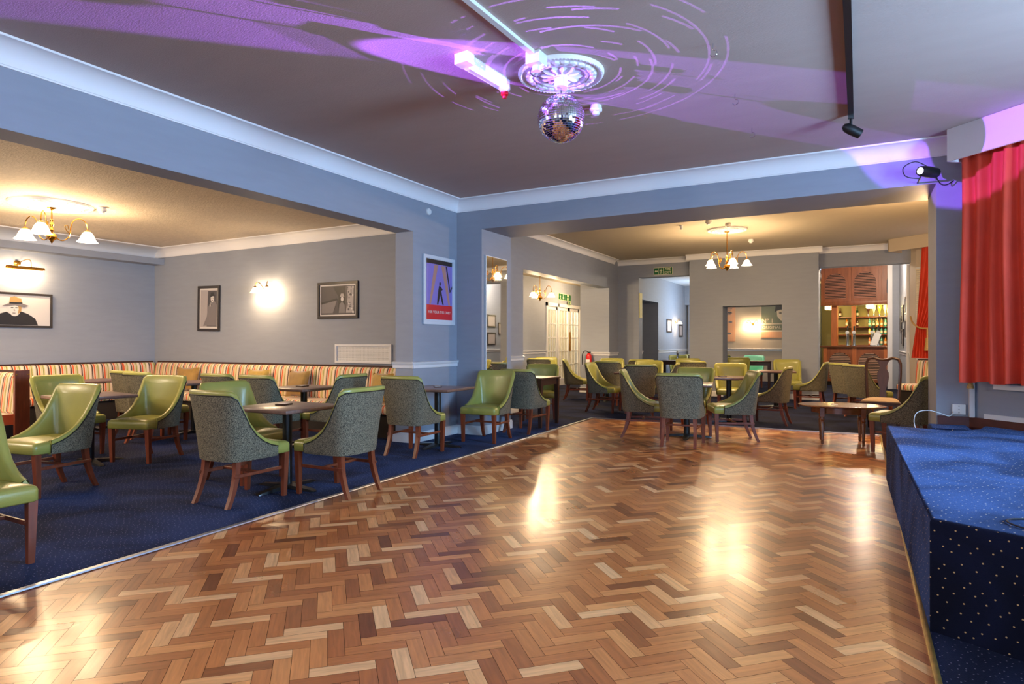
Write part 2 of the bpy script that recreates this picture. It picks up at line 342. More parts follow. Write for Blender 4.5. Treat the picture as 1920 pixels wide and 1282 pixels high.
# herringbone blocks, clipped to the dance floor
L_, W_ = 0.262, 0.0715; g = 0.0009
bm = bmesh.new(); uvl = bm.loops.layers.uv.new('UVMap'); cl = bm.loops.layers.float_color.new('blk')
q = math.sqrt(0.5)
def clip(poly, f):
    out = []
    for i in range(len(poly)):
        a, c = poly[i], poly[(i + 1) % len(poly)]; fa, fc = f(a), f(c)
        if fa >= 0: out.append(a)
        if fa * fc < 0:
            t = fa / (fa - fc); out.append(tuple(a[k] + t * (c[k] - a[k]) for k in range(4)))
    return out
yA, yB = -1.2, DY1
planes = [lambda p: p[0] - edge_x(p[1]), lambda p: DX1 - p[0], lambda p: p[1] - yA, lambda p: yB - p[1]]
for i in range(-140, 190):
    for j in range(-40, 40):
        ox, oy = i * W_ + j * L_, i * W_ - j * L_
        for kind in (0, 1):
            if kind == 0: r0 = (ox + g, oy + g, ox + L_ - g, oy + W_ - g)
            else: r0 = (ox + L_ + g, oy + W_ - L_ + g, ox + L_ + W_ - g, oy + W_ - g)
            cx, cy = (r0[0] + r0[2]) / 2, (r0[1] + r0[3]) / 2
            X = q * (cx - cy) - 1.9; Y = q * (cx + cy) + 1.0
            if X < -4.5 or X > 0.7 or Y < yA - 0.3 or Y > yB + 0.3: continue
            poly = []
            for (px, py) in ((r0[0], r0[1]), (r0[2], r0[1]), (r0[2], r0[3]), (r0[0], r0[3])):
                u, v = (px, py) if kind == 0 else (py, px)
                poly.append((q * (px - py) - 1.9, q * (px + py) + 1.0, u, v))
            for f in planes:
                poly = clip(poly, f)
                if len(poly) < 3: break
            if len(poly) < 3: continue
            zt = random.uniform(0, 0.0003)
            try: fc = bm.faces.new([bm.verts.new((p[0], p[1], zt)) for p in poly])
            except ValueError: continue
            tone = random.random(); tone = tone if random.random() < 0.36 else 0.30 + 0.42 * random.random()
            if random.random() < 0.09: tone = random.uniform(0.88, 1.0)
            col = (tone, random.random(), random.random(), 1)
            for lp, p in zip(fc.loops, poly): lp[uvl].uv = (p[2], p[3]); lp[cl] = col
bmesh.ops.recalc_face_normals(bm, faces=bm.faces[:])
for f in bm.faces:
    if f.normal.z < 0: f.normal_flip()
me = bpy.data.meshes.new('floor'); bm.to_mesh(me); bm.free(); me.materials.append(M['parquet'])
o = bpy.data.objects.new('floor', me); C.objects.link(o); o['kind'] = 'structure'
b = MB(); b.rings([[(edge_x(y) - 0.022, y, 0.004), (edge_x(y) + 0.022, y, 0.004), (edge_x(y) + 0.018, y, 0.012), (edge_x(y) - 0.018, y, 0.012)] for y in (-4, DY1)]); struct('trim_1', b, M['alu'])
b = MB(); b.box(edge_x(DY1), DY1 - 0.016, 0, DX1, DY1 + 0.016, 0.011); struct('trim_2', b, M['alu'])
b = MB(); b.box(DX1 - 0.012, -4, 0, DX1 + 0.014, DY1, 0.013, 0.003); struct('trim_3', b, M['gold'])

def boxes(lst):
    b = MB()
    for t in lst: b.box(*t)
    return b
# left wall of the main room: beam over the wide opening, then a pier
struct('wall_left', boxes([(-5.40, -4.8, 2.775, -5.11, 6.66, 3.55), (-5.40, 6.66, 0, -5.11, 7.69, 3.55), (-5.40, -4.8, 0, -5.11, -3.6, 2.775)]), M['wall'])
# back wall of the main room with its deep beam
struct('wall_back', boxes([(-5.40, 7.69, 0, -4.69, 8.55, 3.7), (-4.69, 7.69, 2.93, 0.69, 8.55, 3.7), (0.69, 7.69, 0, 1.0, 8.55, 3.7)]), M['wall'])
# canted bay wall at the right, then the right-hand wall with windows
def canted(b, s0, s1, n0, n1, z0, z1):
    f = lambda s, n: (q * (n + s), q * (n - s))
    b.slab([f(s0, n0), f(s1, n0), f(s1, n1), f(s0, n1)], z0, z1)
b = MB(); canted(b, -4.80, -1.55, 6.124, 6.35, 0, 3.55); struct('wall_bay', b, M['wall'])
rw = []
ys = [-4.8, -3.5, -1.7, -0.7, 1.1, 1.7, 3.1, 3.7, 5.1, 5.5]
for k in range(0, 9):
    y0, y1 = ys[k], ys[k + 1]
    if k % 2 == 0: rw.append((3.2, y0, 0, 3.5, y1, 3.55))
    else: rw += [(3.2, y0, 0, 3.5, y1, 1.0), (3.2, y0, 2.8, 3.5, y1, 3.55)]
struct('wall_right', boxes(rw), M['wall'])
struct('wall_front', boxes([(-5.4, -4.8, 0, 3.5, -4.5, 0.8), (-5.4, -4.8, 2.7, 3.5, -4.5, 3.55), (-5.4, -4.8, 0.8, -3.6, -4.5, 2.7), (-1.6, -4.8, 0.8, -0.4, -4.5, 2.7), (1.6, -4.8, 0.8, 3.5, -4.5, 2.7)]), M['wall'])
wi = 0
for k in (1, 3, 5, 7):
    wi += 1; b = MB(); y0, y1 = ys[k], ys[k + 1]
    for yy in (y0, (y0 + y1) / 2 - 0.025, y1 - 0.05): b.box(3.3, yy, 1.0, 3.36, yy + 0.05, 2.8)
    for zz in (1.0, 1.9, 2.75): b.box(3.3, y0, zz, 3.36, y1, zz + 0.05)
    struct('window_%d' % wi, b, M['trim'])
for x0 in (-3.6, -0.4):
    wi += 1; b = MB()
    for xx in (x0, x0 + 0.975, x0 + 1.95): b.box(xx, -4.7, 0.8, xx + 0.05, -4.64, 2.7)
    for zz in (0.8, 1.75, 2.65): b.box(x0, -4.7, zz, x0 + 2.0, -4.64, zz + 0.05)
    struct('window_%d' % wi, b, M['trim'])
struct('ceiling', boxes([(-5.2, -4.8, ZC, 3.5, 7.8, ZC + 0.1)]), M['ceil'])
# left room
struct('wall_left_room_back', boxes([(-12.2, 7.4, 0, -5.38, 7.6, 3.4)]), M['wall'])
struct('wall_left_room_side', boxes([(-12.2, -4.8, 0, -11.85, 7.5, 3.4)]), M['wall'])
struct('wall_left_room_front', boxes([(-12.2, -4.8, 0, -5.38, -4.5, 3.4)]), M['wall'])
struct('ceiling', boxes([(-12.2, -4.8, ZL, -5.38, 7.6, ZL + 0.1)]), M['ceil_left'])
struct('trim_4', boxes([(-11.86, -4.5, 2.79, -11.55, 7.4, 2.90)]), M['wall'])
# back room
struct('wall_back_room_left', boxes([(-5.95, 8.5, 0, -5.66, 10.81, 3.7), (-5.95, 10.81, 2.73, -5.66, 15.6, 3.7), (-6.46, 15.6, 0, -5.66, 16.3, 3.7)]), M['wall'])
struct('wall_back_room_rear', boxes([(-5.66, 16.3, 0, -5.09, 16.6, 3.03), (-5.66, 16.3, 3.03, -3.7, 16.6, 3.7),
    (-3.70, 16.0, 0, -2.90, 16.62, 3.7), (-2.90, 16.0, 2.20, -1.57, 16.62, 3.7), (-1.57, 16.0, 0, -0.80, 16.62, 3.7),
    (-0.82, 16.3, 3.06, 1.3, 16.6, 3.7)]), M['wall'])
struct('wall_back_room_right', boxes([(2.9, 8.5, 0, 3.1, 17, 3.7), (1.0, 8.3, 0, 3.1, 8.55, 3.7)]), M['wall'])
struct('ceiling', boxes([(-6.0, 8.5, ZB, 3.1, 16.7, ZB + 0.1)]), M['ceil_back'])
# wall beside the bay window of the back room, canted
def seg_wall(b, p0, p1, th, z0, z1):
    p0, p1 = Vector(p0), Vector(p1); t = (p1 - p0).normalized(); nrm = Vector((-t.y, t.x)) * th
    b.slab([tuple(p0), tuple(p1), tuple(p1 + nrm), tuple(p0 + nrm)], z0, z1)
b = MB(); seg_wall(b, (0.98, 16.35), (1.08, 16.10), 0.2, 0, 3.6); seg_wall(b, (1.08, 16.10), (3.0, 14.2), 0.2, 0, 0.95); seg_wall(b, (1.08, 16.10), (3.0, 14.2), 0.2, 2.9, 3.6)
struct('wall_back_room_bay', b, M['wall_warm'])
# side room with the glazed doors
struct('wall_side_room_left', boxes([(-8.2, 8.4, 0, -8.0, 16.72, 3.4), (-8.2, 16.72, 2.49, -8.0, 19.3, 3.4), (-8.2, 19.3, 0, -8.0, 21, 3.4)]), M['wall'])
struct('wall_side_room_rear', boxes([(-8.2, 20.2, 0, -5.66, 20.4, 3.4)]), M['wall_warm'])
struct('wall_side_room_front', boxes([(-8.2, 8.3, 0, -5.66, 8.5, 3.4)]), M['wall'])
struct('ceiling', boxes([(-10, 8.3, 3.15, -5.7, 21, 3.25)]), M['ceil_back'])
struct('wall_side_room_passage', boxes([(-9.9, 14.5, 0, -9.7, 21.5, 3.2), (-9.8, 14.4, 0, -8.1, 14.6, 3.2), (-9.8, 21, 0, -8.1, 21.2, 3.2)]), M['wall_warm'])
# passage beyond the fire exit
struct('wall_passage_left', boxes([(-5.5, 16.6, 0, -5.3, 17.3, 3.4), (-5.5, 17.3, 2.52, -5.3, 18.9, 3.4), (-5.5, 18.9, 0, -5.3, 23.2, 3.4), (-6.3, 18.9, 0, -5.5, 19.1, 3.4), (-6.3, 16.9, 0, -6.2, 19.0, 3.4)]), M['wall'])
struct('wall_passage_rear', boxes([(-5.5, 23.0, 0, -1.15, 23.2, 3.8)]), M['wall_warm'])
struct('wall_passage_pier', boxes([(-5.3, 22.2, 2.62, -4.6, 23.0, 3.3), (-5.22, 22.4, 0, -5.0, 22.6, 2.7), (-3.3, 16.6, 0, -3.1, 16.9, 3.4), (-1.25, 16.62, 0, -1.12, 24.4, 3.75)]), M['wall'])
struct('ceiling', boxes([(-5.7, 16.6, 3.27, -1.0, 23.2, 3.4), (-1.05, 16.6, 3.75, 3, 25.5, 3.85)]), M['plaster'])
struct('wall_bar_right', boxes([(1.0, 16.5, 0, 1.15, 25.2, 3.8)]), M['wall'])
struct('wall_bar_rear', boxes([(-3, 24.4, 0, 1.15, 24.6, 3.8)]), M['wall_bar'])

# cornices: cove profile swept along straight runs
def cove(name, p0, p1, side, z, h, pr, m=None):
    p0, p1 = Vector(p0), Vector(p1); t = (p1 - p0).normalized(); nrm = Vector((-t.y, t.x)) * side
    prof = [(0, -h), (0.012, -h), (0.014, -h + 0.012)]
    for k in range(0, 7):
        a = k / 6 * PI / 2; prof.append((pr - 0.012 - (pr - 0.03) * math.cos(a), -0.015 - (h - 0.03) * (1 - math.sin(a))))
    prof += [(pr - 0.004, -0.015), (pr, -0.008), (pr, 0), (0, 0)]
    rs = []
    for p in (p0, p1):
        rs.append([(p.x + nrm.x * a, p.y + nrm.y * a, z + c) for a, c in prof])
    b = MB(); b.rings(rs); return struct(name, b, m or M['plaster'])
cove('trim_5', (-5.11, -4.5), (-5.11, 7.69), -1, ZC, 0.165, 0.17)
cove('trim_6', (-5.11, 7.69), (0.86, 7.69), -1, ZC, 0.165, 0.17)
cove('trim_7', (-11.85, 7.4), (-5.4, 7.4), -1, ZL, 0.17, 0.15)
cove('trim_8', (-11.85, -4.5), (-11.85, 7.4), -1, ZL, 0.20, 0.42)
cove('trim_9', (-5.66, 8.55), (-5.66, 16.0), -1, ZB, 0.12, 0.13)
cove('trim_10', (-5.66, 16.3), (-3.70, 16.3), -1, ZB, 0.13, 0.12)
cove('trim_11', (-3.78, 16.0), (-0.72, 16.0), -1, ZB, 0.13, 0.08)
cove('trim_12', (-0.8, 16.3), (0.75, 16.3), -1, ZB, 0.13, 0.12)
# dado rails and skirting
def dado(b, p0, p1, side, z=0.975, out=0.03):
    p0, p1 = Vector(p0), Vector(p1); t = (p1 - p0).normalized(); nrm = Vector((-t.y, t.x)) * side
    prof = [(0, 0), (0.012, 0.006), (0.014, 0.045), (out, 0.06), (out + 0.006, 0.085), (0.004, 0.092), (0, 0.092)]
    b.rings([[(p.x + nrm.x * a, p.y + nrm.y * a, z + c) for a, c in prof] for p in (p0 - t * 0.02, p1 + t * 0.02)])
def skirt(b, p0, p1, side, h=0.13):
    p0, p1 = Vector(p0), Vector(p1); t = (p1 - p0).normalized(); nrm = Vector((-t.y, t.x)) * side
    prof = [(0, 0), (0.022, 0), (0.022, h - 0.02), (0.012, h), (0, h)]
    b.rings([[(p.x + nrm.x * a, p.y + nrm.y * a, 0.004 + c) for a, c in prof] for p in (p0 - t * 0.015, p1 + t * 0.015)])
b = MB(); dado(b, (-5.42, 6.66), (-5.11, 6.66), -1); dado(b, (-5.11, 6.66), (-5.11, 7.69), -1)
struct('trim_13', b, M['trim'])
b = MB(); dado(b, (-5.66, 8.62), (-5.66, 10.81), -1); dado(b, (-6.15, 15.6), (-5.66, 15.6), -1); dado(b, (-5.66, 15.6), (-5.66, 16.25), -1); dado(b, (-8.0, 9), (-8.0, 16.68), -1, 1.0)
struct('trim_14', b, M['trim'])
b = MB(); dado(b, (-5.3, 16.65), (-5.3, 17.3), -1, 1.0); dado(b, (-5.3, 18.9), (-5.3, 22.9), -1, 1.0); dado(b, (-4.8, 23.0), (-1.2, 23.0), -1, 1.02); dado(b, (1.0, 16.4), (1.0, 20.5), 1, 1.0)
struct('trim_15', b, M['trim'])
b = MB(); skirt(b, (-5.42, 6.66), (-5.11, 6.66), -1); skirt(b, (-5.11, 6.66), (-5.11, 7.69), -1); skirt(b, (-5.11, 7.69), (-4.69, 7.69), -1); skirt(b, (-4.69, 7.69), (-4.69, 8.55), -1)
struct('baseboard_left', b, M['trim'])
b = MB(); skirt(b, (-5.66, 8.55), (-5.66, 10.81), -1); skirt(b, (-6.46, 15.6), (-5.66, 15.6), -1); skirt(b, (-5.66, 15.6), (-5.66, 16.3), -1); skirt(b, (-5.66, 16.3), (-5.09, 16.3), -1)
skirt(b, (-3.70, 16.0), (-2.9, 16.0), -1); skirt(b, (-1.57, 16.0), (-0.8, 16.0), -1); skirt(b, (-8.0, 9), (-8.0, 16.68), -1)
struct('baseboard_back', b, M['trim'])
# brown skirting, pale upper skirting and pilaster strip around the stage corner
b = MB(); b.box(0.70, 7.655, 0, 1.0, 7.69, 0.585); canted(b, -4.76, -1.6, 6.09, 6.124, 0, 0.585); struct('baseboard_stage', b, M['skirt'])
b = MB(); canted(b, -4.60, -1.6, 6.10, 6.124, 0.585, 0.63); struct('baseboard_stage', b, M['trim'])
b = MB(); b.box(0.955, 7.62, 0.585, 1.0, 7.69, 3.36, 0.004); struct('trim_16', b, M['trim'])
b = MB(); canted(b, -4.45, -1.6, 6.02, 6.124, 0.88, 0.93); struct('window_8', b, M['trim'])

# ------------------------------------------------------------------ stage
SP = [(0.235, 7.13), (0.285, 3.455), (3.15, 2.1), (3.15, 5.4), (1.06, 7.53), (0.98, 7.25), (0.86, 7.08), (0.70, 7.0), (0.50, 7.05)]
st = thing('stage_platform', 'raised stage platform covered in dark blue pin-dot carpet at the right', 'stage')
b = MB(); bm2 = bmesh.new(); f = bm2.faces.new([bm2.verts.new((x, y, 0.004)) for x, y in SP]); r = bmesh.ops.extrude_face_region(bm2, geom=[f])
for v in r['geom']:
    if isinstance(v, bmesh.types.BMVert): v.co.z = 0.52
bmesh.ops.bevel(bm2, geom=[e for e in bm2.edges if all(v.co.z > 0.5 for v in e.verts)], offset=0.022, segments=4, affect='EDGES', profile=0.5)
b.merge(bm2); b.build('platform', M['stagecarpet'], st)
t = thing('carpeted_step', 'small dark blue carpeted step behind the stage under the white socket', 'step', (0.80, 7.44, 0.004))
MB().box(-0.19, -0.20, 0, 0.14, 0.20, 0.50, 0.02, 3).build('tread', M['stagecarpet'], t)

# ------------------------------------------------------------------ chairs
def lerp(a, b_, t): return a + (b_ - a) * t
half = [(0.245, 0.16, 0.480), (0.246, 0.09, 0.500), (0.245, 0.02, 0.535), (0.242, -0.05, 0.592), (0.236, -0.11, 0.675), (0.229, -0.165, 0.79), (0.218, -0.207, 0.898), (0.190, -0.232, 0.928), (0.14, -0.250, 0.93), (0.07, -0.262, 0.93), (0.0, -0.266, 0.93)]
def chair_meshes():
    P = [(x, y, z) for x, y, z in half] + [(-x, y, z) for x, y, z in half[-2::-1]]
    n = len(P); nr = []
    for i in range(n):
        a, c = P[max(i - 1, 0)], P[min(i + 1, n - 1)]; t = Vector((c[0] - a[0], c[1] - a[1])).normalized(); nr.append(Vector((-t.y, t.x)) * -1)
    for i in range(n):
        if nr[i].dot(Vector((P[i][0], P[i][1]))) < 0: nr[i] = -nr[i]
    def pt(i, z, off):
        x, y, zt = P[i]; t = max(0, (z - 0.45) / 0.48)
        k = 0.045 * t * (1.0 + 0.4 * t)
        return (x + (k * (x / 0.2) if abs(x) < 0.2 else k * (1 if x > 0 else -1)) + nr[i].x * off, y - 0.045 * t + nr[i].y * off, z)
    out = {}
    b = MB(); rows = []
    for j in range(9):
        rows.append([pt(i, lerp(0.365, P[i][2] - 0.03, (j / 8)), 0.022 if j else 0.012) for i in range(n)])
    b.rings(rows, False, False, False); out['back_cover'] = b
    b = MB(); rows = [[pt(i, P[i][2] - 0.03, 0.022) for i in range(n)], [pt(i, P[i][2] - 0.008, 0.023) for i in range(n)], [pt(i, P[i][2] + 0.006, 0.012) for i in range(n)], [pt(i, P[i][2] + 0.008, -0.008) for i in range(n)],
            [pt(i, P[i][2] - 0.006, -0.026) for i in range(n)]]
    for j in range(1, 8): rows.append([pt(i, lerp(P[i][2] - 0.02, 0.43, j / 7), -0.03) for i in range(n)])
    b.rings(rows, False, False, False)
    for i in (0, n - 1):     # close the wing fronts
        b.face([pt(i, 0.365, 0.012), pt(i, 0.46, 0.022), pt(i, 0.49, 0.0), pt(i, 0.46, -0.03), pt(i, 0.365, -0.03)])
    out['backrest'] = b
    b = MB(); b.tube([pt(i, P[i][2] - 0.032, 0.024) for i in range(n)] + [pt(n - 1, 0.38, 0.02)], 0.0045, 5); out['piping'] = b
    return out
def rrect(w0, w1, y0, y1, z, ins, rad=0.04, k=4):
    pts = []
    cs = [(w1 - ins, y1 - ins, 0), (-w1 + ins, y1 - ins, 90), (-w0 + ins, y0 + ins, 180), (w0 - ins, y0 + ins, 270)]
    for cx, cy, a0 in cs:
        sx = 1 if a0 in (0, 270) else -1; sy = 1 if a0 in (0, 90) else -1
        ccx, ccy = cx - sx * rad, cy - sy * rad
        for i in range(k + 1):
            a = R(a0 + 90 * i / k); pts.append((ccx + rad * math.cos(a), ccy + rad * math.sin(a), z))
    return pts
def curve_leg(x0, y0, z0, x1, y1, w0, w1, bow=0.0, seg=6):
    rs = []
    for k in range(seg + 1):
        t = k / seg; x = lerp(x0, x1, t); y = lerp(y0, y1, t * t if bow else t); h = lerp(w0, w1, t) / 2; z = z0 * (1 - t) + 0.006
        rs.append([(x - h, y - h, z), (x + h, y - h, z), (x + h, y + h, z), (x - h, y + h, z)])
    return MB().rings(rs)
def make_chair(label):
    t = thing('dining_chair', label, 'chair')
    b = MB(); prof = [(0.375, 0.012), (0.385, 0.0), (0.445, 0.0), (0.462, 0.006), (0.474, 0.022), (0.482, 0.06), (0.487, 0.12)]
    b.rings([rrect(0.212, 0.262, -0.225, 0.30, z, i, 0.028) for z, i in prof]); b.build('seat', M['leather'], t, ang=60)
    ms = chair_meshes()
    ms['backrest'].build('backrest', M['leather'], t, ang=60); ms['back_cover'].build('back_cover', M['tweed'], t, ang=70); ms['piping'].build('piping', M['blackpl'], t)
    for s in (-1, 1):
        curve_leg(s * 0.232, 0.262, 0.375, s * 0.232, 0.25, 0.050, 0.034).build('leg', M['leg'], t)
        curve_leg(s * 0.19, -0.19, 0.375, s * 0.205, -0.285, 0.046, 0.034, 1).build('leg', M['leg'], t)
    for s in (-1, 1): MB().box(s * 0.215 - 0.008, -0.23, 0.235, s * 0.215 + 0.008, 0.245, 0.262, 0.003, 1).build('stretcher', M['leg'], t)
    MB().box(-0.21, -0.01, 0.24, 0.21, 0.01, 0.262, 0.003, 1).build('stretcher', M['leg'], t)
    return t
G1 = 'green leather dining chairs in the left room'; G2 = 'green leather chairs around the table on the dance floor'; G3 = 'green leather chairs in the back room'
CH = [
 (-4.57, 3.60, 90, 'green chair with grey tweed back, left of the front café table', G1),
 (-4.03, 4.20, 181, 'tweed-backed chair right of the front café table, leg on the parquet edge', G1),
 (-5.22, 4.15, 2, 'green chair showing its leather inside, behind the nearest tweed-backed chair', G1),
 (-4.64, 6.07, 92, 'tweed-backed chair left of the café table beside the blue pillar', G1),
 (-4.39, 7.35, 273, 'green chair facing the dance floor, right of the pillar café table', G1),
 (-4.33, 8.35, 88, 'tweed-backed chair seen from behind, between pillar mirror and dark wooden table', G3),
 (-4.58, 1.71, 0, 'green chair cut by the left frame edge, closest of all to the camera', G1),
 (-6.32, 2.98, 279, 'pale green chair facing forward, in front of the left café table', G1),
 (-7.06, 4.33, 287, 'green chair right of the left café table, seat corner towards the camera', G1),
 (-8.10, 4.03, 0, 'green tub-shaped chair facing right beside the striped bench divider', G1),
 (-8.84, 5.34, 92, 'tweed-backed chair furthest left, before the small table by the corner bench', G1),
 (-8.22, 5.16, 94, 'tweed-backed chair with green seat between the left café table and corner bench', G1),
 (-6.26, 5.40, 92, 'blue-lit tweed-backed chair left of the bench café table with two gold cushions', G1),
 (-7.00, 5.42, 92, 'tweed-backed chair whose top shows behind the leather-inside chair, facing the bench', G1),
 (-5.70, 5.86, 184, 'tweed-backed chair facing left, right of the café table under the wall vent', G1),
 (-2.66, 8.72, 14, 'chair in profile facing right, left side of the table on the parquet', G2),
 (-2.00, 8.24, 94, 'chair with full tweed back to the camera, standing centrally on the parquet', G2),
 (-1.50, 9.00, 202, 'chair in profile facing left, right side of the table on the parquet', G2),
 (-2.22, 9.72, 268, 'dark green chair facing the camera behind the table on the parquet', G2),
 (-3.46, 11.12, 112, 'dark tweed-backed chair just behind the chair group on the parquet', G3),
 (-2.05, 12.15, 283, 'bright yellow-green chair facing the camera behind the round-looking column table', G3),
 (-1.26, 11.04, 176, 'tweed-backed chair facing left, right of the column table on the carpet', G3),
 (-1.38, 15.35, 280, 'yellow-green chair facing the camera against the wall right of the doorway', G3),
 (-0.84, 13.97, 177, 'chair facing left in front of the bar opening, back lit pale', G3),
 (-0.12, 13.60, 40, 'further of two tweed chairs turned away before the bar counter', G3),
 (0.14, 12.78, 40, 'nearer of two tweed chairs turned away before the bar counter', G3),
 (0.46, 8.93, 163, 'green chair with dark tweed back beside the oval table and right pier', G3),
 (-4.86, 9.98, 292, 'green chair facing the camera behind the dark wooden table', G3),
 (-5.70, 13.55, 18, 'chair in profile facing right before the glazed doors', G3),
 (-4.28, 11.50, 2, 'yellow-lit chair facing right with creased leather inside, before the extinguisher', G3),
 (-4.68, 12.85, 104, 'tweed-backed chair behind the chair with creased leather', G3),
 (-5.15, 14.55, 300, 'yellow-green chair facing the camera against the far left pier', G3),
 (-7.15, 15.0, 300, 'bright yellow chair in the side room left of the glazed doors', G3),
 (-6.95, 14.2, 105, 'tweed-backed chair in the side room before the glazed doors', G3),
 (-4.42, 14.35, 108, 'yellow-topped tweed chair below the fire exit opening, leftmost of its row', G3),
 (-3.86, 13.10, 288, 'yellow leather chair facing the camera below the fire exit sign', G3),
 (-3.28, 11.98, 190, 'chair facing left with yellow inside, behind the central tweed back', G3),
 (-3.55, 15.35, 290, 'yellow chair against the wall between fire exit opening and doorway', G3),
 (-3.15, 13.70, 110, 'tweed-backed chair in front of the wall between the two openings', G3),
 (-4.82, 19.5, 290, 'green chair in the blue passage behind the pepper mill table', G3),
 (-4.75, 20.9, 110, 'dark blue-backed chair at the right of the blue passage', G3),
 (-2.72, 17.0, 275, 'yellow chair just inside the rear doorway, left of the aqua chair', G3),
 (-3.9, 21.0, 110, 'dark tweed chair with yellow top deep inside the rear doorway', G3),
]
proto = make_chair(CH[0][3]); proto.location = (CH[0][0], CH[0][1], 0); proto.rotation_euler = (0, 0, R(CH[0][2] - 90)); proto['group'] = CH[0][4]
for x, y, h, lab, gr in CH[1:]: dup(proto, (x, y, 0), h - 90, lab, gr)
aq = dup(proto, (-2.72, 19.85, 0), 275 - 90, 'aqua leather chair behind the dark table seen through the rear doorway', G3, {'seat': M['leather_aqua'], 'backrest': M['leather_aqua']})

# ------------------------------------------------------------------ tables
def make_cafe(label, group):
    t = thing('cafe_table', label, 'table', group=group)
    MB().box(-0.35, -0.35, 0.722, 0.35, 0.35, 0.75, 0.004, 2).build('table_top', M['tabletop'], t)
    MB().box(-0.351, -0.351, 0.718, 0.351, 0.351, 0.722).build('edge_band', M['tableedge'], t)
    b = MB(); b.lathe([(0.042, 0.03), (0.042, 0.70)], seg=20); b.box(-0.13, -0.13, 0.698, 0.13, 0.13, 0.718); b.build('column', M['black'], t)
    for k in range(4):
        m_ = Matrix.Rotation(R(90 * k), 4, 'Z')
        MB().rings([[(0.0, -0.045, 0.012), (0.0, 0.045, 0.012), (0.0, 0.045, 0.052), (0.0, -0.045, 0.052)], [(0.30, -0.032, 0.008), (0.30, 0.032, 0.008), (0.30, 0.028, 0.026), (0.30, -0.028, 0.026)], [(0.335, -0.02, 0.007), (0.335, 0.02, 0.007), (0.335, 0.018, 0.012), (0.335, -0.018, 0.012)]], mtx=m_).build('foot', M['black'], t)
    return t
TG = 'square café tables with black column bases'
TB = [(-4.53, 4.06, 2, 'front café table between three chairs, dark menu holder on top', TG), (-6.26, 5.88, 0, 'café table in front of the striped bench with gold cushions', TG),
      (-8.5, 5.9, 0, 'café table near the bench corner, half hidden behind chairs', TG), (-4.69, 6.62, 4, 'café table pushed against the blue pillar', TG),
      (-7.36, 3.87, -9, 'leftmost large-looking café table between green chairs', TG), (-10.2, 5.4, 0, 'café table furthest left by the corner of the striped bench', TG),
      (-2.11, 8.96, 10, 'café table standing on the parquet among four chairs', TG), (-1.89, 10.97, 28, 'café table on the carpet behind the parquet, yellow chair behind it', TG),
      (-1.47, 13.85, 10, 'café table near the rear wall left of the bar opening', TG), (-3.78, 11.85, 10, 'café table behind the parquet among yellow-lit chairs', TG),
      (-5.0, 13.65, 10, 'café table before the far left pier and extinguisher', TG)]
ct = make_cafe(TB[0][3], TG); ct.location = (TB[0][0], TB[0][1], 0); ct.rotation_euler = (0, 0, R(TB[0][2]))
for x, y, a, lab, gr in TB[1:]: dup(ct, (x, y, 0), a, lab, gr)
# small menu pads / coasters on tables
pad = None
for x, y, a, lab in ((-4.62, 4.10, 20, 'small dark menu pad on the front café table'), (-6.33, 5.92, 10, 'small dark menu pad on the bench café table'), (-4.72, 6.66, 40, 'small menu pad on the pillar café table'), (-1.98, 10.9, 30, 'small brown menu pad on the table before the yellow chair')):
    if pad is None:
        pad = thing('menu_pad', lab, 'menu', (x, y, 0.75), a, 'menu pads on café tables')
        MB().box(-0.05, -0.07, 0, 0.05, 0.07, 0.012, 0.002, 1).build('cover', M['darkwood'], pad)
        MB().box(-0.035, -0.05, 0.012, 0.035, 0.05, 0.0135).build('card', M['lightprint'], pad)
    else: dup(pad, (x, y, 0.75), a, lab)

def leg_table(name, label, loc, rz, w, d, h, top=0.03, lw=0.07):
    t = thing(name, label, 'table', loc, rz)
    MB().box(-w / 2, -d / 2, h - top, w / 2, d / 2, h, 0.006, 2).build('table_top', M['darkwood'], t)
    b = MB(); i = 0.05
    for s in (-1, 1):
        b.box(-w / 2 + i, s * (d / 2 - i) - 0.012, h - top - 0.09, w / 2 - i, s * (d / 2 - i) + 0.012, h - top)
        b.box(s * (w / 2 - i) - 0.012, -d / 2 + i, h - top - 0.09, s * (w / 2 - i) + 0.012, d / 2 - i, h - top)
    b.build('apron', M['darkwood'], t)
    for sx_ in (-1, 1):
        for sy in (-1, 1):
            curve_leg(sx_ * (w / 2 - i), sy * (d / 2 - i), h - top, sx_ * (w / 2 - i), sy * (d / 2 - i), lw, lw * 0.65).build('leg', M['darkwood'], t)
    return t
leg_table('dining_table', 'dark wooden four-legged table right of the pillar mirror', (-4.62, 9.10, 0), 1, 0.72, 0.74, 0.77)
leg_table('dining_table', 'dark four-legged table in front of the aqua chair, inside the rear doorway', (-2.62, 19.0, 0), 5, 0.95, 0.8, 0.80)
leg_table('dining_table', 'dark table with pepper mill in the blue passage', (-4.75, 18.6, 0), 0, 0.8, 0.7, 0.80)
t = thing('pepper_mill', 'white pepper mill standing on the passage table', 'pepper mill', (-4.62, 18.5, 0.80))
MB().lathe([(0.035, 0), (0.03, 0.05), (0.022, 0.14), (0.032, 0.2)]).build('body', M['chrome'], t); MB().lathe([(0.03, 0.2), (0.034, 0.24), (0.015, 0.28)]).build('cap', M['white'], t)
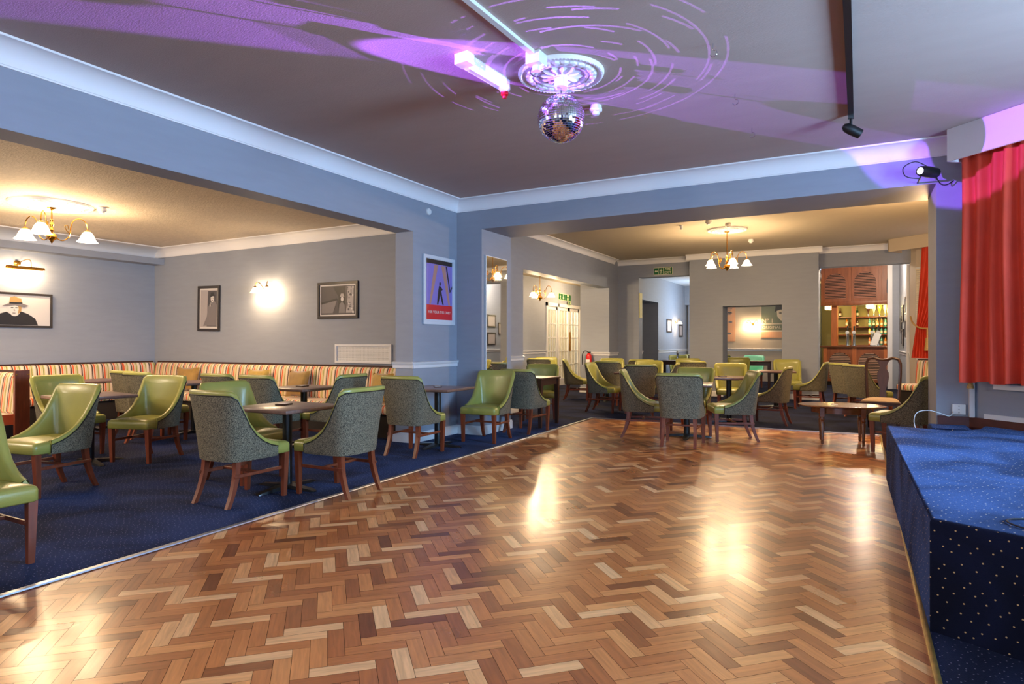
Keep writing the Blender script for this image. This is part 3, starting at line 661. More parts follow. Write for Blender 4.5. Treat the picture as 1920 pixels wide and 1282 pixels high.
# oval coffee table
t = thing('coffee_table', 'low oval polished wooden coffee table with turned legs on the parquet', 'coffee table', (-0.20, 9.41, 0), 5)
el_ = lambda rx, ry, z: [(rx * math.cos(2 * PI * i / 40), ry * math.sin(2 * PI * i / 40), z) for i in range(40)]
MB().rings([el_(0.50, 0.34, 0.480), el_(0.52, 0.36, 0.488), el_(0.52, 0.36, 0.497), el_(0.505, 0.345, 0.503), el_(0.49, 0.33, 0.503)]).build('table_top', M['midwood'], t)
MB().rings([el_(0.36, 0.27, 0.40), el_(0.36, 0.27, 0.481)]).build('apron', M['midwood'], t)
for sx_ in (-1, 1):
    for sy in (-1, 1):
        b = MB(); b.box(sx_ * 0.235 - 0.027, sy * 0.225 - 0.027, 0.36, sx_ * 0.235 + 0.027, sy * 0.225 + 0.027, 0.481)
        b.lathe([(0.014, 0.003), (0.018, 0.03), (0.016, 0.05), (0.022, 0.06), (0.016, 0.07), (0.03, 0.28), (0.02, 0.30), (0.03, 0.32), (0.022, 0.335), (0.026, 0.36)], (sx_ * 0.235, sy * 0.225, 0), 12); b.build('leg', M['midwood'], t)
tag(MB().lathe([(0.04, 0), (0.042, 0.004), (0.04, 0.006)], (-0.28, 9.36, 0.503), 16).build('coaster', M['lightprint']), 'small pale coaster on the oval coffee table', 'coaster')
# vase-splat chair
t = thing('splat_back_chair', 'dark mahogany vase-splat chair with beige drop-in seat behind the oval table', 'chair', (0.30, 10.95, 0), -96 + 90 + 180)
t.rotation_euler = (0, 0, R(-96 - 90))
b = MB(); b.rings([rrect(0.21, 0.26, -0.22, 0.25, z, i, 0.02) for z, i in ((0.395, 0.0), (0.445, 0.0))]); b.build('seat_frame', M['darkwood'], t)
b = MB(); b.rings([rrect(0.20, 0.245, -0.20, 0.235, z, i, 0.02) for z, i in ((0.44, 0), (0.46, 0.0), (0.485, 0.03), (0.495, 0.08), (0.50, 0.14))]); b.build('seat', M['beige'], t)
pts = [(-0.20, -0.22, 0.40), (-0.215, -0.235, 0.62), (-0.225, -0.26, 0.85), (-0.225, -0.275, 1.0), (-0.20, -0.28, 1.065), (-0.13, -0.285, 1.085), (-0.06, -0.285, 1.06), (0, -0.285, 1.05), (0.06, -0.285, 1.06), (0.13, -0.285, 1.085), (0.20, -0.28, 1.065), (0.225, -0.275, 1.0), (0.225, -0.26, 0.85), (0.215, -0.235, 0.62), (0.20, -0.22, 0.40)]
MB().tube(pts, 0.022, 8).build('back_frame', M['darkwood'], t)
vh = [(0.05, 0.44), (0.045, 0.50), (0.04, 0.60), (0.065, 0.70), (0.08, 0.79), (0.075, 0.86), (0.045, 0.92), (0.045, 0.96), (0.07, 1.02), (0.10, 1.06)]
b = MB(); b.rings([[(-w_, -0.21 - 0.07 * (z - 0.44) / 0.62 - 0.01, z), (w_, -0.21 - 0.07 * (z - 0.44) / 0.62 - 0.01, z), (w_, -0.21 - 0.07 * (z - 0.44) / 0.62 + 0.01, z), (-w_, -0.21 - 0.07 * (z - 0.44) / 0.62 + 0.01, z)] for w_, z in vh]); b.build('splat', M['darkwood'], t)
for s in (-1, 1):
    MB().rings([[(s * (0.235 + dx) - w_, 0.225 + dy - w_, z), (s * (0.235 + dx) + w_, 0.225 + dy - w_, z), (s * (0.235 + dx) + w_, 0.225 + dy + w_, z), (s * (0.235 + dx) - w_, 0.225 + dy + w_, z)] for dx, dy, w_, z in ((0, 0, 0.03, 0.41), (0.01, 0.01, 0.032, 0.33), (0, 0, 0.022, 0.2), (-0.005, 0, 0.016, 0.06), (0.005, 0.01, 0.026, 0.006))]).build('leg', M['darkwood'], t)
    curve_leg(s * 0.19, -0.22, 0.41, s * 0.19, -0.30, 0.04, 0.032, 1).build('leg', M['darkwood'], t)

# ------------------------------------------------------------------ striped benches
def bench(name, label, loc, rz, L, back_h=0.975, ext=0.0):
    # local: back along X from 0 to L, back surface at y=0 (wall), seat towards -Y
    t = thing(name, label, 'bench', loc, rz)
    MB().box(0, -0.03, 0.905, L + ext, 0, back_h, 0.004, 1).build('top_rail', M['darkwood'], t)
    prof = [(-0.02, 0.44), (-0.10, 0.44), (-0.13, 0.48), (-0.11, 0.70), (-0.085, 0.88), (-0.06, 0.935), (-0.03, 0.945), (-0.02, 0.93)]
    n = max(1, round(L / 1.9)); wd = L / n
    if ext:
        b = MB(); b.rings([[(x, y, z) for y, z in prof] for x in (L + 0.004, L + ext)]); fix_uv_x(b); b.build('back_cushion', M['stripe'], t, ang=50)
    for k in range(n):
        b = MB(); x0, x1 = k * wd + 0.004, (k + 1) * wd - 0.004; rs = []
        for x, s in ((x0, 0.75), (x0 + 0.03, 1), (x1 - 0.03, 1), (x1, 0.75)):
            rs.append([(x, -0.02 + (y + 0.02) * s, z) for y, z in prof])
        b.rings(rs); fix_uv_x(b); b.build('back_cushion', M['stripe'], t, ang=50)
        b = MB(); prof2 = [(-0.10, 0.33), (-0.60, 0.33), (-0.625, 0.36), (-0.62, 0.43), (-0.58, 0.46), (-0.12, 0.455)]
        b.rings([[(x, y, z) for y, z in prof2] for x in (x0, x1)]); fix_uv_x(b); b.build('seat_cushion', M['stripe'], t, ang=50)
    MB().box(0, -0.56, 0.006, L, -0.02, 0.33).build('base', M['void'], t)
    return t
def fix_uv_x(b):
    bmesh.ops.recalc_face_normals(b.bm, faces=b.bm.faces[:])
    l = b.bm.loops.layers.uv.new('UVMap')
    for f in b.bm.faces:
        for lp in f.loops: lp[l].uv = (lp.vert.co.x, lp.vert.co.y + lp.vert.co.z)
    b.uvd = True
bench('banquette', 'striped banquette running along the rear wall of the left room under the vent', (-11.70, 7.39, 0), 0, 6.28)
bench('banquette', 'striped banquette along the side wall under the hat portrait', (-11.84, 0.6, 0), 90, 6.15, ext=0.60)
t = bench('banquette', 'striped bench divider with brown end panel at the left frame edge', (-11.2, 3.98, 0), 0, 2.26)
MB().box(2.26, -0.15, 0.006, 2.30, 0.01, 0.985, 0.004, 1).build('end_panel', M['leg'], t)
b = MB()
for yy in (-0.13, -0.01):
    for zz in (0.18, 0.93): b.lathe([(0.008, 0), (0.006, 0.004)], seg=8, mtx=T(2.30, yy, zz, 0, 90, 0))
b.build('screw_cap', M['brass'], t)
bench('banquette', 'striped bench in the rear bay under the tied red curtain', (1.12, 15.98, 0), -44, 2.3)

def pillow(name, label, loc, rz, tilt, m, w=0.42):
    b = MB(); n = 10
    def P_(i, j, s):
        u, v = i / n * 2 - 1, j / n * 2 - 1
        e = (1 - abs(u) ** 2.5) * (1 - abs(v) ** 2.5); pin = 1 - 0.08 * (1 - abs(u)) * abs(v) ** 3; pin2 = 1 - 0.08 * (1 - abs(v)) * abs(u) ** 3
        return (u * w / 2 * pin2, s * 0.07 * e ** 0.55, v * w / 2 * pin + w / 2)
    for s in (-1, 1):
        g_ = [[b.bm.verts.new(P_(i, j, s)) for j in range(n + 1)] for i in range(n + 1)]
        for i in range(n):
            for j in range(n): b.bm.faces.new((g_[i][j], g_[i + 1][j], g_[i + 1][j + 1], g_[i][j + 1]))
    bmesh.ops.remove_doubles(b.bm, verts=b.bm.verts[:], dist=0.0005)
    for v in b.bm.verts: v.co = Matrix.Rotation(R(tilt), 4, 'X') @ v.co
    o = b.build(name, m, ang=80); o.location = loc; o.rotation_euler = (0, 0, R(rz)); return tag(o, label, 'cushion', 'gold cushions on the striped banquette')
pillow('cushion', 'olive gold cushion nearest the banquette corner', (-10.45, 7.08, 0.47), 25, -14, M['cushion_dark'])
pillow('cushion', 'gold cushion with tilted corner, second from the banquette corner', (-8.65, 7.08, 0.47), 12, -14, M['cushion'])
pillow('cushion', 'gold cushion beside the bench café table', (-7.72, 7.08, 0.47), 5, -14, M['cushion_dark'])
pillow('cushion', 'gold cushion at the pillar end of the banquette', (-6.05, 7.08, 0.47), -5, -14, M['cushion'])

# ------------------------------------------------------------------ pictures
def pic(name, label, cat, loc, rz, w_, h_, fw, fm, pm, border=0.0, tilt=0, depth=0.03):
    t = thing(name, label, cat, loc, rz); t.rotation_euler = (0, R(tilt), R(rz)) if rz == 0 else (R(tilt), 0, R(rz))
    b = MB(); b.box(-w_ / 2, -depth, -h_ / 2, w_ / 2, -0.003, -h_ / 2 + fw, 0.002, 1); b.box(-w_ / 2, -depth, h_ / 2 - fw, w_ / 2, -0.003, h_ / 2, 0.002, 1)
    b.box(-w_ / 2, -depth, -h_ / 2 + fw, -w_ / 2 + fw, -0.003, h_ / 2 - fw, 0.002, 1); b.box(w_ / 2 - fw, -depth, -h_ / 2 + fw, w_ / 2, -0.003, h_ / 2 - fw, 0.002, 1); b.build('frame', fm, t)
    iw, ih = w_ / 2 - fw, h_ / 2 - fw
    pr = MB().box(-iw, -0.014, -ih, iw, -0.006, ih).build('print', M['lightprint'] if border else pm, t)
    if border: MB().box(-iw + border, -0.016, -ih + border, iw - border, -0.014, ih - border).build('image', pm, t)
    return t, iw, ih
def shape(t, name, poly, m, k=0, lx=1, lz=1):
    y = -0.0165 - 0.0006 * k
    return MB().prism([(x * lx, z * lz) for x, z in poly], y - 0.0006, y).build(name, m, t, smooth=False)
def ell(cx, cz, rx, rz_, n=18, a0=0, a1=360): return [(cx + rx * math.cos(R(a0 + (a1 - a0) * i / n)), cz + rz_ * math.sin(R(a0 + (a1 - a0) * i / n))) for i in range(n)]
t, iw, ih = pic('framed_portrait', 'wide black-framed print of a man in a fedora, far left side wall', 'picture', (-11.85, 5.0, 1.84), 90, 1.26, 0.56, 0.035, M['frame'], M['lightprint'])
shape(t, 'coat', [(-0.25, -0.24), (-0.21, -0.12), (-0.10, -0.06), (-0.02, -0.03), (0.08, -0.10), (0.16, -0.01), (0.28, -0.06), (0.38, -0.13), (0.42, -0.24)], M['blackprint'], 1)
shape(t, 'face', ell(0.09, 0.02, 0.085, 0.12), M['lightprint'], 2)
shape(t, 'shadow', [(0.13, -0.07), (0.18, -0.02), (0.19, 0.1), (0.13, 0.1), (0.145, 0.02)], M['goldprint'], 3)
shape(t, 'eye', ell(0.055, 0.035, 0.02, 0.007), M['blackprint'], 4); shape(t, 'eye', ell(0.115, 0.035, 0.02, 0.007), M['blackprint'], 4)
shape(t, 'nose', [(0.07, 0.0), (0.085, 0.02), (0.10, -0.01), (0.085, -0.02)], M['midprint'], 4); shape(t, 'mouth', ell(0.08, -0.05, 0.025, 0.006), M['blackprint'], 4)
shape(t, 'hat_crown', [(0.01, 0.08), (0.03, 0.20), (0.09, 0.22), (0.13, 0.20), (0.18, 0.19), (0.20, 0.08)], M['goldprint'], 5)
shape(t, 'hat_band', [(0.01, 0.08), (0.018, 0.12), (0.195, 0.125), (0.20, 0.09)], M['blackprint'], 6)
shape(t, 'hat_brim', [(-0.09, 0.055), (0.0, 0.10), (0.1, 0.095), (0.2, 0.105), (0.29, 0.075), (0.22, 0.045), (0.1, 0.075), (0.0, 0.06)], M['greyprint'], 7)
t, iw, ih = pic('framed_portrait', 'narrow black-framed grey portrait of a suited figure, hung slightly askew', 'picture', (-10.23, 7.4, 1.93), 0, 0.60, 0.81, 0.045, M['frame'], M['midprint'], 0.03, 1.0)
shape(t, 'backdrop', [(-0.05, -0.32), (0.22, -0.32), (0.22, 0.31), (-0.02, 0.31)], M['darkgreyprint'], 1)
shape(t, 'suit', [(-0.15, -0.31), (-0.05, -0.15), (-0.02, 0.02), (0.06, 0.12), (0.16, 0.14), (0.215, 0.06), (0.22, -0.31)], M['greyprint'], 2)
shape(t, 'shirt', [(0.03, 0.02), (0.07, 0.13), (0.12, 0.14), (0.06, 0.05)], M['lightprint'], 3); shape(t, 'tie', [(0.055, 0.05), (0.075, 0.13), (0.09, 0.13), (0.07, 0.05)], M['blackprint'], 4)
shape(t, 'face', ell(0.10, 0.175, 0.045, 0.062), M['lightprint'], 4); shape(t, 'eye', ell(0.085, 0.185, 0.01, 0.005), M['blackprint'], 5); shape(t, 'eye', ell(0.12, 0.185, 0.01, 0.005), M['blackprint'], 5)
shape(t, 'mouth', ell(0.10, 0.145, 0.018, 0.006), M['blackprint'], 5)
shape(t, 'hat', [(0.02, 0.20), (0.05, 0.235), (0.06, 0.28), (0.13, 0.285), (0.15, 0.235), (0.18, 0.225), (0.10, 0.215)], M['blackprint'], 6)
t, iw, ih = pic('framed_print', 'black-framed dark photograph right of the twin wall light', 'picture', (-7.13, 7.4, 1.98), 0, 0.84, 0.575, 0.042, M['frame'], M['darkgreyprint'], 0.022)
shape(t, 'dark_ground', [(0.0, -0.2), (0.15, -0.2), (0.15, 0.21), (-0.1, 0.21), (0.02, 0.05)], M['blackprint'], 1)
shape(t, 'foliage', [(0.17, -0.2), (0.32, -0.2), (0.33, 0.21), (0.19, 0.21), (0.21, 0.05)], M['midprint'], 1)
shape(t, 'panel', [(-0.34, -0.2), (-0.1, -0.2), (-0.01, 0.0), (-0.34, -0.06)], M['greyprint'], 2)
shape(t, 'bar', [(-0.34, -0.03), (-0.02, 0.03), (0.0, 0.0), (-0.34, -0.06)], M['blackprint'], 3)
for _k in range(26): shape(t, 'leaf_blot', ell(random.uniform(0.19, 0.32), random.uniform(-0.19, 0.20), random.uniform(0.008, 0.02), random.uniform(0.008, 0.022), 7), random.choice([M['lightprint'], M['darkgreyprint'], M['greyprint']]), 2 + _k % 3)
shape(t, 'figure_coat', [(0.02, -0.2), (0.04, -0.07), (0.09, -0.02), (0.15, -0.08), (0.16, -0.2)], M['greyprint'], 3); shape(t, 'figure_face', ell(0.095, 0.015, 0.028, 0.036), M['lightprint'], 4)
shape(t, 'figure_hat', [(0.05, 0.05), (0.07, 0.10), (0.12, 0.10), (0.14, 0.05)], M['midprint'], 5)
t, iw, ih = pic('film_poster', 'white-framed violet and red poster on the blue pillar', 'poster', (-5.11, 7.23, 2.035), 90, 0.735, 0.94, 0.045, M['whiteframe'], M['whiteframe'])
shape(t, 'red_panel', [(-0.30, -0.40), (0.31, -0.40), (0.31, -0.20), (-0.30, -0.20)], M['redprint'], 1); shape(t, 'violet_panel', [(-0.30, -0.20), (0.31, -0.20), (0.31, 0.36), (-0.30, 0.36)], M['purpleprint'], 1)
shape(t, 'black_panel', [(-0.30, 0.36), (0.31, 0.36), (0.31, 0.42), (-0.30, 0.42)], M['blackprint'], 1)
shape(t, 'stripe', [(-0.24, -0.19), (-0.20, -0.19), (-0.03, 0.35), (-0.12, 0.35)], M['skinprint'], 2); shape(t, 'stripe', [(0.22, -0.20), (0.26, -0.20), (0.14, 0.35), (0.04, 0.35)], M['skinprint'], 2)
shape(t, 'bow_shape', [(0.15, 0.35), (0.18, 0.35), (0.26, 0.02), (0.31, 0.09), (0.31, 0.05), (0.25, -0.02)], M['blackprint'], 3)
shape(t, 'figure', [(-0.06, -0.19), (-0.03, -0.19), (0.015, -0.06), (0.07, -0.19), (0.10, -0.19), (0.04, 0.0), (0.08, 0.02), (0.03, 0.06), (-0.01, 0.07), (-0.03, 0.0)], M['blackprint'], 3); shape(t, 'figure_head', ell(0.012, 0.095, 0.02, 0.026), M['blackprint'], 3)
text('title_lettering', 'FOR YOUR EYES ONLY', 0.052, (0, -0.0195, -0.30), (R(90), 0, 0), M['lightprint'], t)
b = MB()
t = thing('wall_mirror', 'tall narrow frameless mirror on the pillar side facing the back opening', 'mirror', (-4.69, 8.10, 1.73), 91.6)
MB().box(-0.325, -0.012, -0.84, 0.325, -0.001, 0.84).build('mirror_backing', M['white'], t); MB().box(-0.315, -0.015, -0.83, 0.315, -0.012, 0.83).build('mirror_glass', M['mirror'], t)

# vent grille, call point, small wall fittings
t = thing('wall_vent', 'white perforated vent grille above the banquette', 'vent', (-6.62, 7.4, 1.148))
b = MB(); b.box(-0.56, -0.03, -0.145, 0.56, -0.002, -0.115); b.box(-0.56, -0.03, 0.115, 0.56, -0.002, 0.145); b.box(-0.56, -0.03, -0.115, -0.525, -0.002, 0.115); b.box(0.525, -0.03, -0.115, 0.56, -0.002, 0.115); b.build('frame', M['trim'], t)
MB().box(-0.525, -0.008, -0.115, 0.525, -0.002, 0.115).build('grille', M['white'], t)
b = MB()
for i in range(60):
    for j in range(12): b.box(-0.51 + i * 0.0173 - 0.0035, -0.0092, -0.10 + j * 0.018 - 0.0035, -0.51 + i * 0.0173 + 0.0035, -0.008, -0.10 + j * 0.018 + 0.0035)
b.build('perforations', M['greyprint'], t, smooth=False)
tag(MB().lathe([(0.045, 0), (0.045, 0.02), (0.035, 0.03)], seg=20, mtx=T(-5.11, 6.99, 3.088, 0, 90, 0)).build('alarm_sounder', M['white']), 'round white sounder high on the blue pillar', 'alarm')
t = thing('socket', 'double white socket on the wall above the stage step', 'socket', (0.875, 7.69, 0.655)); MB().box(-0.055, -0.03, -0.05, 0.055, -0.001, 0.05, 0.004).build('plate', M['white'], t)
b = MB()
for dz in (-0.032, 0.0, 0.032): b.box(-0.004, -0.031, dz - 0.004, 0.004, -0.03, dz + 0.004)
b.build('pin_holes', M['blackpl'], t)
pts = [(0.83, 7.66, 0.63), (0.78, 7.50, 0.60), (0.70, 7.42, 0.63), (0.60, 7.36, 0.66), (0.50, 7.30, 0.64), (0.47, 7.25, 0.55), (0.50, 7.17, 0.40), (0.52, 7.15, 0.02)]
def smoothpts(pts, k=4):
    out = []; P = [Vector(p) for p in pts]
    for i in range(len(P) - 1):
        p0, p1, p2, p3 = P[max(i - 1, 0)], P[i], P[i + 1], P[min(i + 2, len(P) - 1)]
        for j in range(k):
            t = j / k; out.append(0.5 * ((2 * p1) + (-p0 + p2) * t + (2 * p0 - 5 * p1 + 4 * p2 - p3) * t * t + (-p0 + 3 * p1 - 3 * p2 + p3) * t ** 3))
    out.append(P[-1]); return out
tag(MB().tube(smoothpts(pts), 0.004, 6).build('power_cable', M['white']), 'thin white cable looping from the socket over the stage corner', 'cable')

# ------------------------------------------------------------------ lights and fittings on ceilings
def rose(name, label, c, r):
    t = thing(name, label, 'ceiling rose', c)
    b = MB(); pf = [(r, 0), (r, -0.012), (r * 0.97, -0.028), (r * 0.93, -0.03), (r * 0.9, -0.018), (r * 0.86, -0.014), (r * 0.82, -0.022), (r * 0.66, -0.020), (r * 0.62, -0.032), (r * 0.58, -0.03), (r * 0.54, -0.014), (r * 0.2, -0.02), (r * 0.16, -0.04), (0.02, -0.045)]
    b.lathe(pf, seg=56); b.build('disc', M['plaster'], t)
    b = MB()
    for k in range(72):
        a = 2 * PI * k / 72; b.lathe([(0.001, -0.034), (0.008, -0.03), (0.008, -0.02)], (r * 0.95 * math.cos(a), r * 0.95 * math.sin(a), 0), 6)
    b.build('beading', M['plaster'], t)
    b = MB()
    for k in range(24):
        a = 2 * PI * k / 24; m_ = Matrix.Rotation(a, 4, 'Z')
        b.lathe([(0.002, -0.045), (0.024, -0.036), (0.03, -0.015)], (0, 0, 0), 7, mtx=m_ @ Matrix.Translation((r * 0.74, 0, 0)) @ Matrix.Diagonal((1, 1.3, 1, 1)))
    for k in range(12):
        a = 2 * PI * k / 12; m_ = Matrix.Rotation(a, 4, 'Z')
        b.rings([[(r * 0.18, -0.01, -0.02), (r * 0.18, 0.01, -0.02), (r * 0.18, 0, -0.036)], [(r * 0.40, -0.035, -0.018), (r * 0.40, 0.035, -0.018), (r * 0.40, 0, -0.04)], [(r * 0.52, -0.004, -0.014), (r * 0.52, 0.004, -0.014), (r * 0.52, 0, -0.02)]], mtx=m_)
    b.build('acanthus_relief', M['plaster'], t)
    return t
rose('ceiling_rose', 'ornate white plaster rose above the mirror ball', (-1.98, 4.40, ZC), 0.325)
rose('ceiling_rose', 'white plaster rose above the left room chandelier', (-9.125, 4.335, ZL), 0.46)
rose('ceiling_rose', 'plain cream plaster rose above the back room chandelier', (-2.228, 12.726, ZB), 0.37)

def bell(b, c, mtx=None, R0=0.095, H0=0.115, seg=20, fr=0.06):
    rs = []
    for r, z in ((0.25, 0), (0.42, -0.12), (0.60, -0.35), (0.72, -0.62), (0.86, -0.85), (1.05, -1.0)):
        k = max(0, (-z - 0.6)) * fr * 2
        rs.append([(c[0] + R0 * r * (1 + k * math.cos(6 * 2 * PI * i / seg)) * math.cos(2 * PI * i / seg), c[1] + R0 * r * (1 + k * math.cos(6 * 2 * PI * i / seg)) * math.sin(2 * PI * i / seg), c[2] + H0 * z) for i in range(seg)])
    b.rings(rs, True, False, True, mtx)
def chandelier(label, c, drop, arms, radius, a0, power, R0=0.10):
    t = thing('chandelier', label, 'chandelier', c)
    z = -drop
    b = MB(); b.lathe([(0.055, 0), (0.05, -0.02), (0.02, -0.035), (0.012, -0.05)], seg=16); b.lathe([(0.009, -0.04), (0.009, z + 0.26), (0.022, z + 0.25), (0.012, z + 0.22), (0.028, z + 0.19), (0.014, z + 0.15), (0.026, z + 0.12), (0.012, z + 0.09), (0.05, z + 0.06), (0.062, z + 0.03), (0.05, z), (0.02, z - 0.02), (0.012, z - 0.04), (0.004, z - 0.055)], seg=16); b.build('stem', M['brass'], t)
    for k in range(arms):
        a = R(a0 + 360 / arms * k); m_ = Matrix.Rotation(a, 4, 'Z')
        p = [(0.05, 0, z + 0.02), (radius * 0.30, 0, z - 0.005), (radius * 0.48, 0, z + 0.06), (radius * 0.52, 0, z + 0.18), (radius * 0.60, 0, z + 0.27), (radius * 0.78, 0, z + 0.31), (radius * 0.94, 0, z + 0.27), (radius, 0, z + 0.20), (radius, 0, z + 0.16)]
        ab = MB().tube(smoothpts(p, 4), 0.007, 7, mtx=m_)
        ab.lathe([(0.006, 0.02), (0.02, 0.012), (0.038, 0.0), (0.04, -0.01)], (radius, 0, z + 0.155), 12, mtx=m_)
        ab.tube(smoothpts([(radius * 0.50, 0, z + 0.10), (radius * 0.40, 0, z + 0.14), (radius * 0.36, 0, z + 0.19), (radius * 0.44, 0, z + 0.20), (radius * 0.46, 0, z + 0.15)], 3), 0.006, 6, mtx=m_)
        ao = ab.build('arm', M['brass'], t)
        s_ = MB(); bell(s_, (radius, 0, z + 0.148), m_, R0, R0 * 1.2); so = s_.build('lamp_shade', M['shade'], ao, ang=80)
        wp = Vector(c) + m_ @ Vector((radius, 0, z + 0.148 - R0 * 0.75))
        point('chandelier_light', wp, power, WARM, 0.03)
    return t
chandelier('brass three-arm chandelier with opal bell shades in the left room', (-9.125, 4.335, ZL - 0.03), 0.42, 3, 0.40, 79, 36, 0.115)
chandelier('brass five-arm chandelier on a long rod in the back room', (-2.228, 12.726, ZB - 0.03), 0.72, 5, 0.36, 8.6, 29, 0.09)
chandelier('brass three-arm chandelier in the side room before the glazed doors', (-6.62, 13.5, 3.13), 0.78, 3, 0.27, 20, 50, 0.085)

def sconce(label, loc, rz, n=2, power=14, sw=0.13, R0=0.075, zo=0):
    t = thing('wall_light', label, 'wall light', loc, rz)
    MB().lathe([(0.045, 0), (0.045, 0.01), (0.02, 0.025)], seg=16, mtx=T(0, 0, 0, 90, 0, 0)).build('wall_plate', M['brass'], t)
    for k in range(n):
        s = (-1, 1)[k] if n == 2 else 0.0
        a_ = MB().tube(smoothpts([(0, -0.02, 0), (s * 0.03, -0.07, 0.01), (s * sw * 0.6, -0.10, 0.10), (s * sw * 0.9, -0.125, 0.13), (s * sw * 1.08, -0.15, 0.10), (s * sw * 1.1, -0.155, 0.06)], 4), 0.006, 7)
        a_.lathe([(0.006, 0.02), (0.03, 0.002), (0.034, -0.008)], (s * sw * 1.1, -0.155, 0.045), 12)
        ao = a_.build('arm', M['brass'], t); s_ = MB(); bell(s_, (s * sw * 1.1, -0.155, 0.042), None, R0, R0 * 1.2); s_.build('lamp_shade', M['shade'], ao, ang=80)
        p = Matrix.Rotation(R(rz), 4, 'Z') @ Vector((s * sw * 1.1, -0.155, -0.02)) + Vector(loc); point('wall_light_bulb', p, power, WARM, 0.025)
    return t
sconce('twin bell-shade wall light between the two framed pictures in the left room', (-8.70, 7.4, 2.20), 0, 2, 11)
sconce('wall light in the blue passage beyond the fire exit', (-5.3, 20.9, 1.98), 90, 1, 9)
sconce('twin wall light between posters, seen through the rear doorway', (-3.17, 23.0, 1.95), 0, 2, 12, 0.15)
# brass picture light
t = thing('picture_light', 'brass picture light above the hat portrait', 'picture light', (-11.85, 5.15, 2.52), 90)
MB().lathe([(0.05, 0), (0.045, 0.02), (0.02, 0.03)], seg=16, mtx=T(-0.02, 0, 0.07, 90, 0, 0)).build('wall_plate', M['brass'], t)
MB().tube(smoothpts([(-0.02, -0.03, 0.07), (0.05, -0.12, 0.13), (0.09, -0.17, 0.12), (0.10, -0.18, 0.05), (0.10, -0.18, 0.0)], 4), 0.006, 6).build('arm', M['brass'], t)
b = MB(); b.rings([[(x, -0.18 + 0.035 * math.cos(R(a)), -0.02 + 0.035 * math.sin(R(a))) for a in range(-20, 201, 20)] + [(x, -0.18 + 0.03 * math.cos(R(a)), -0.02 + 0.03 * math.sin(R(a))) for a in range(200, -21, -20)] for x in (-0.24, 0.28)]); b.build('lamp_hood', M['brass'], t)
for k in (-0.1, 0.15): point('picture_light_bulb', (-11.85 + 0.17, 5.15 + k, 2.44), 9, WARM, 0.03)

# mirror ball
BC = Vector((-1.98, 4.40, 3.015)); BR = 0.178
t = thing('mirror_ball', 'mirror ball hanging from the ceiling rose', 'mirror ball', tuple(BC))
b = MB(); nr_ = 34
for i in range(nr_):
    th0, th1 = PI * i / nr_, PI * (i + 1) / nr_; n = max(4, int(2 * nr_ * math.sin((th0 + th1) / 2)))
    for j in range(n):
        a0_, a1_ = 2 * PI * (j + 0.06) / n, 2 * PI * (j + 0.94) / n; t0, t1 = lerp(th0, th1, 0.07), lerp(th0, th1, 0.93)
        P4 = [Vector((math.sin(tt) * math.cos(aa), math.sin(tt) * math.sin(aa), math.cos(tt))) * BR for tt, aa in ((t0, a0_), (t0, a1_), (t1, a1_), (t1, a0_))]
        cen = sum(P4, Vector()) / 4; ax = Vector((random.gauss(0, 1), random.gauss(0, 1), random.gauss(0, 1))).normalized(); rm = Matrix.Rotation(random.gauss(0, 0.03), 3, ax)
        b.face([cen * 1.004 + rm @ (p - cen) for p in P4])
b.build('mirror_tiles', M['mirror'], t, smooth=False)
MB().lathe([(BR * 0.99 * math.sin(PI * i / 20), BR * 0.985 * math.cos(PI * i / 20)) for i in range(1, 20)], seg=32).build('core', M['greyprint'], t)
MB().lathe([(0.05, 0.235), (0.052, 0.30)], seg=20).build('motor_housing', M['white'], t); MB().lathe([(0.006, 0.17), (0.006, 0.24)], seg=8).build('spindle', M['chrome'], t)
# dashes of light that the turning ball throws onto the ceiling: imitated by an added lamp with its beam broken into arcs
l = bpy.data.lights.new('imitated_ball_reflections', 'POINT'); l.energy = 2.6; l.color = (1, 1, 1); l.shadow_soft_size = 0.0; l.use_nodes = True
nt = l.node_tree; em = nt.nodes['Emission']; tc = N(nt, 'ShaderNodeTexCoord'); sx = N(nt, 'ShaderNodeSeparateXYZ'); nt.links.new(tc.outputs['Normal'], sx.inputs[0])
def mth(op, a, b_=None, c=None, clamp=False):
    n = N(nt, 'ShaderNodeMath', operation=op); n.use_clamp = clamp
    for i, v in enumerate((a, b_, c)):
        if v is None: continue
        if isinstance(v, (int, float)): n.inputs[i].default_value = v
        else: nt.links.new(v, n.inputs[i])
    return n.outputs[0]
az = mth('MAXIMUM', mth('ABSOLUTE', sx.outputs[2]), 0.02)
X = mth('DIVIDE', sx.outputs[0], az); Y = mth('DIVIDE', sx.outputs[1], az)
def rings_(cx, cy, step, wdt, lo, hi, seed, dens):
    dx, dy = mth('SUBTRACT', X, cx), mth('SUBTRACT', Y, cy)
    r = mth('SQRT', mth('ADD', mth('MULTIPLY', dx, dx), mth('MULTIPLY', dy, dy)))
    rn = mth('DIVIDE', r, step); fr_ = mth('FRACT', rn); line = mth('LESS_THAN', mth('ABSOLUTE', mth('SUBTRACT', fr_, 0.5)), wdt)
    an = mth('ARCTAN2', dy, dx); cell = mth('FLOOR', mth('MULTIPLY', an, 3.2)); cb = N(nt, 'ShaderNodeCombineXYZ'); nt.links.new(cell, cb.inputs[0]); nt.links.new(mth('FLOOR', rn), cb.inputs[1]); cb.inputs[2].default_value = seed
    wn = N(nt, 'ShaderNodeTexWhiteNoise'); nt.links.new(cb.outputs[0], wn.inputs[0]); on = mth('LESS_THAN', wn.outputs[0], dens)
    inr = mth('MULTIPLY', mth('GREATER_THAN', r, lo), mth('LESS_THAN', r, hi))
    return mth('MULTIPLY', mth('MULTIPLY', line, on), inr)
HS = 0.15
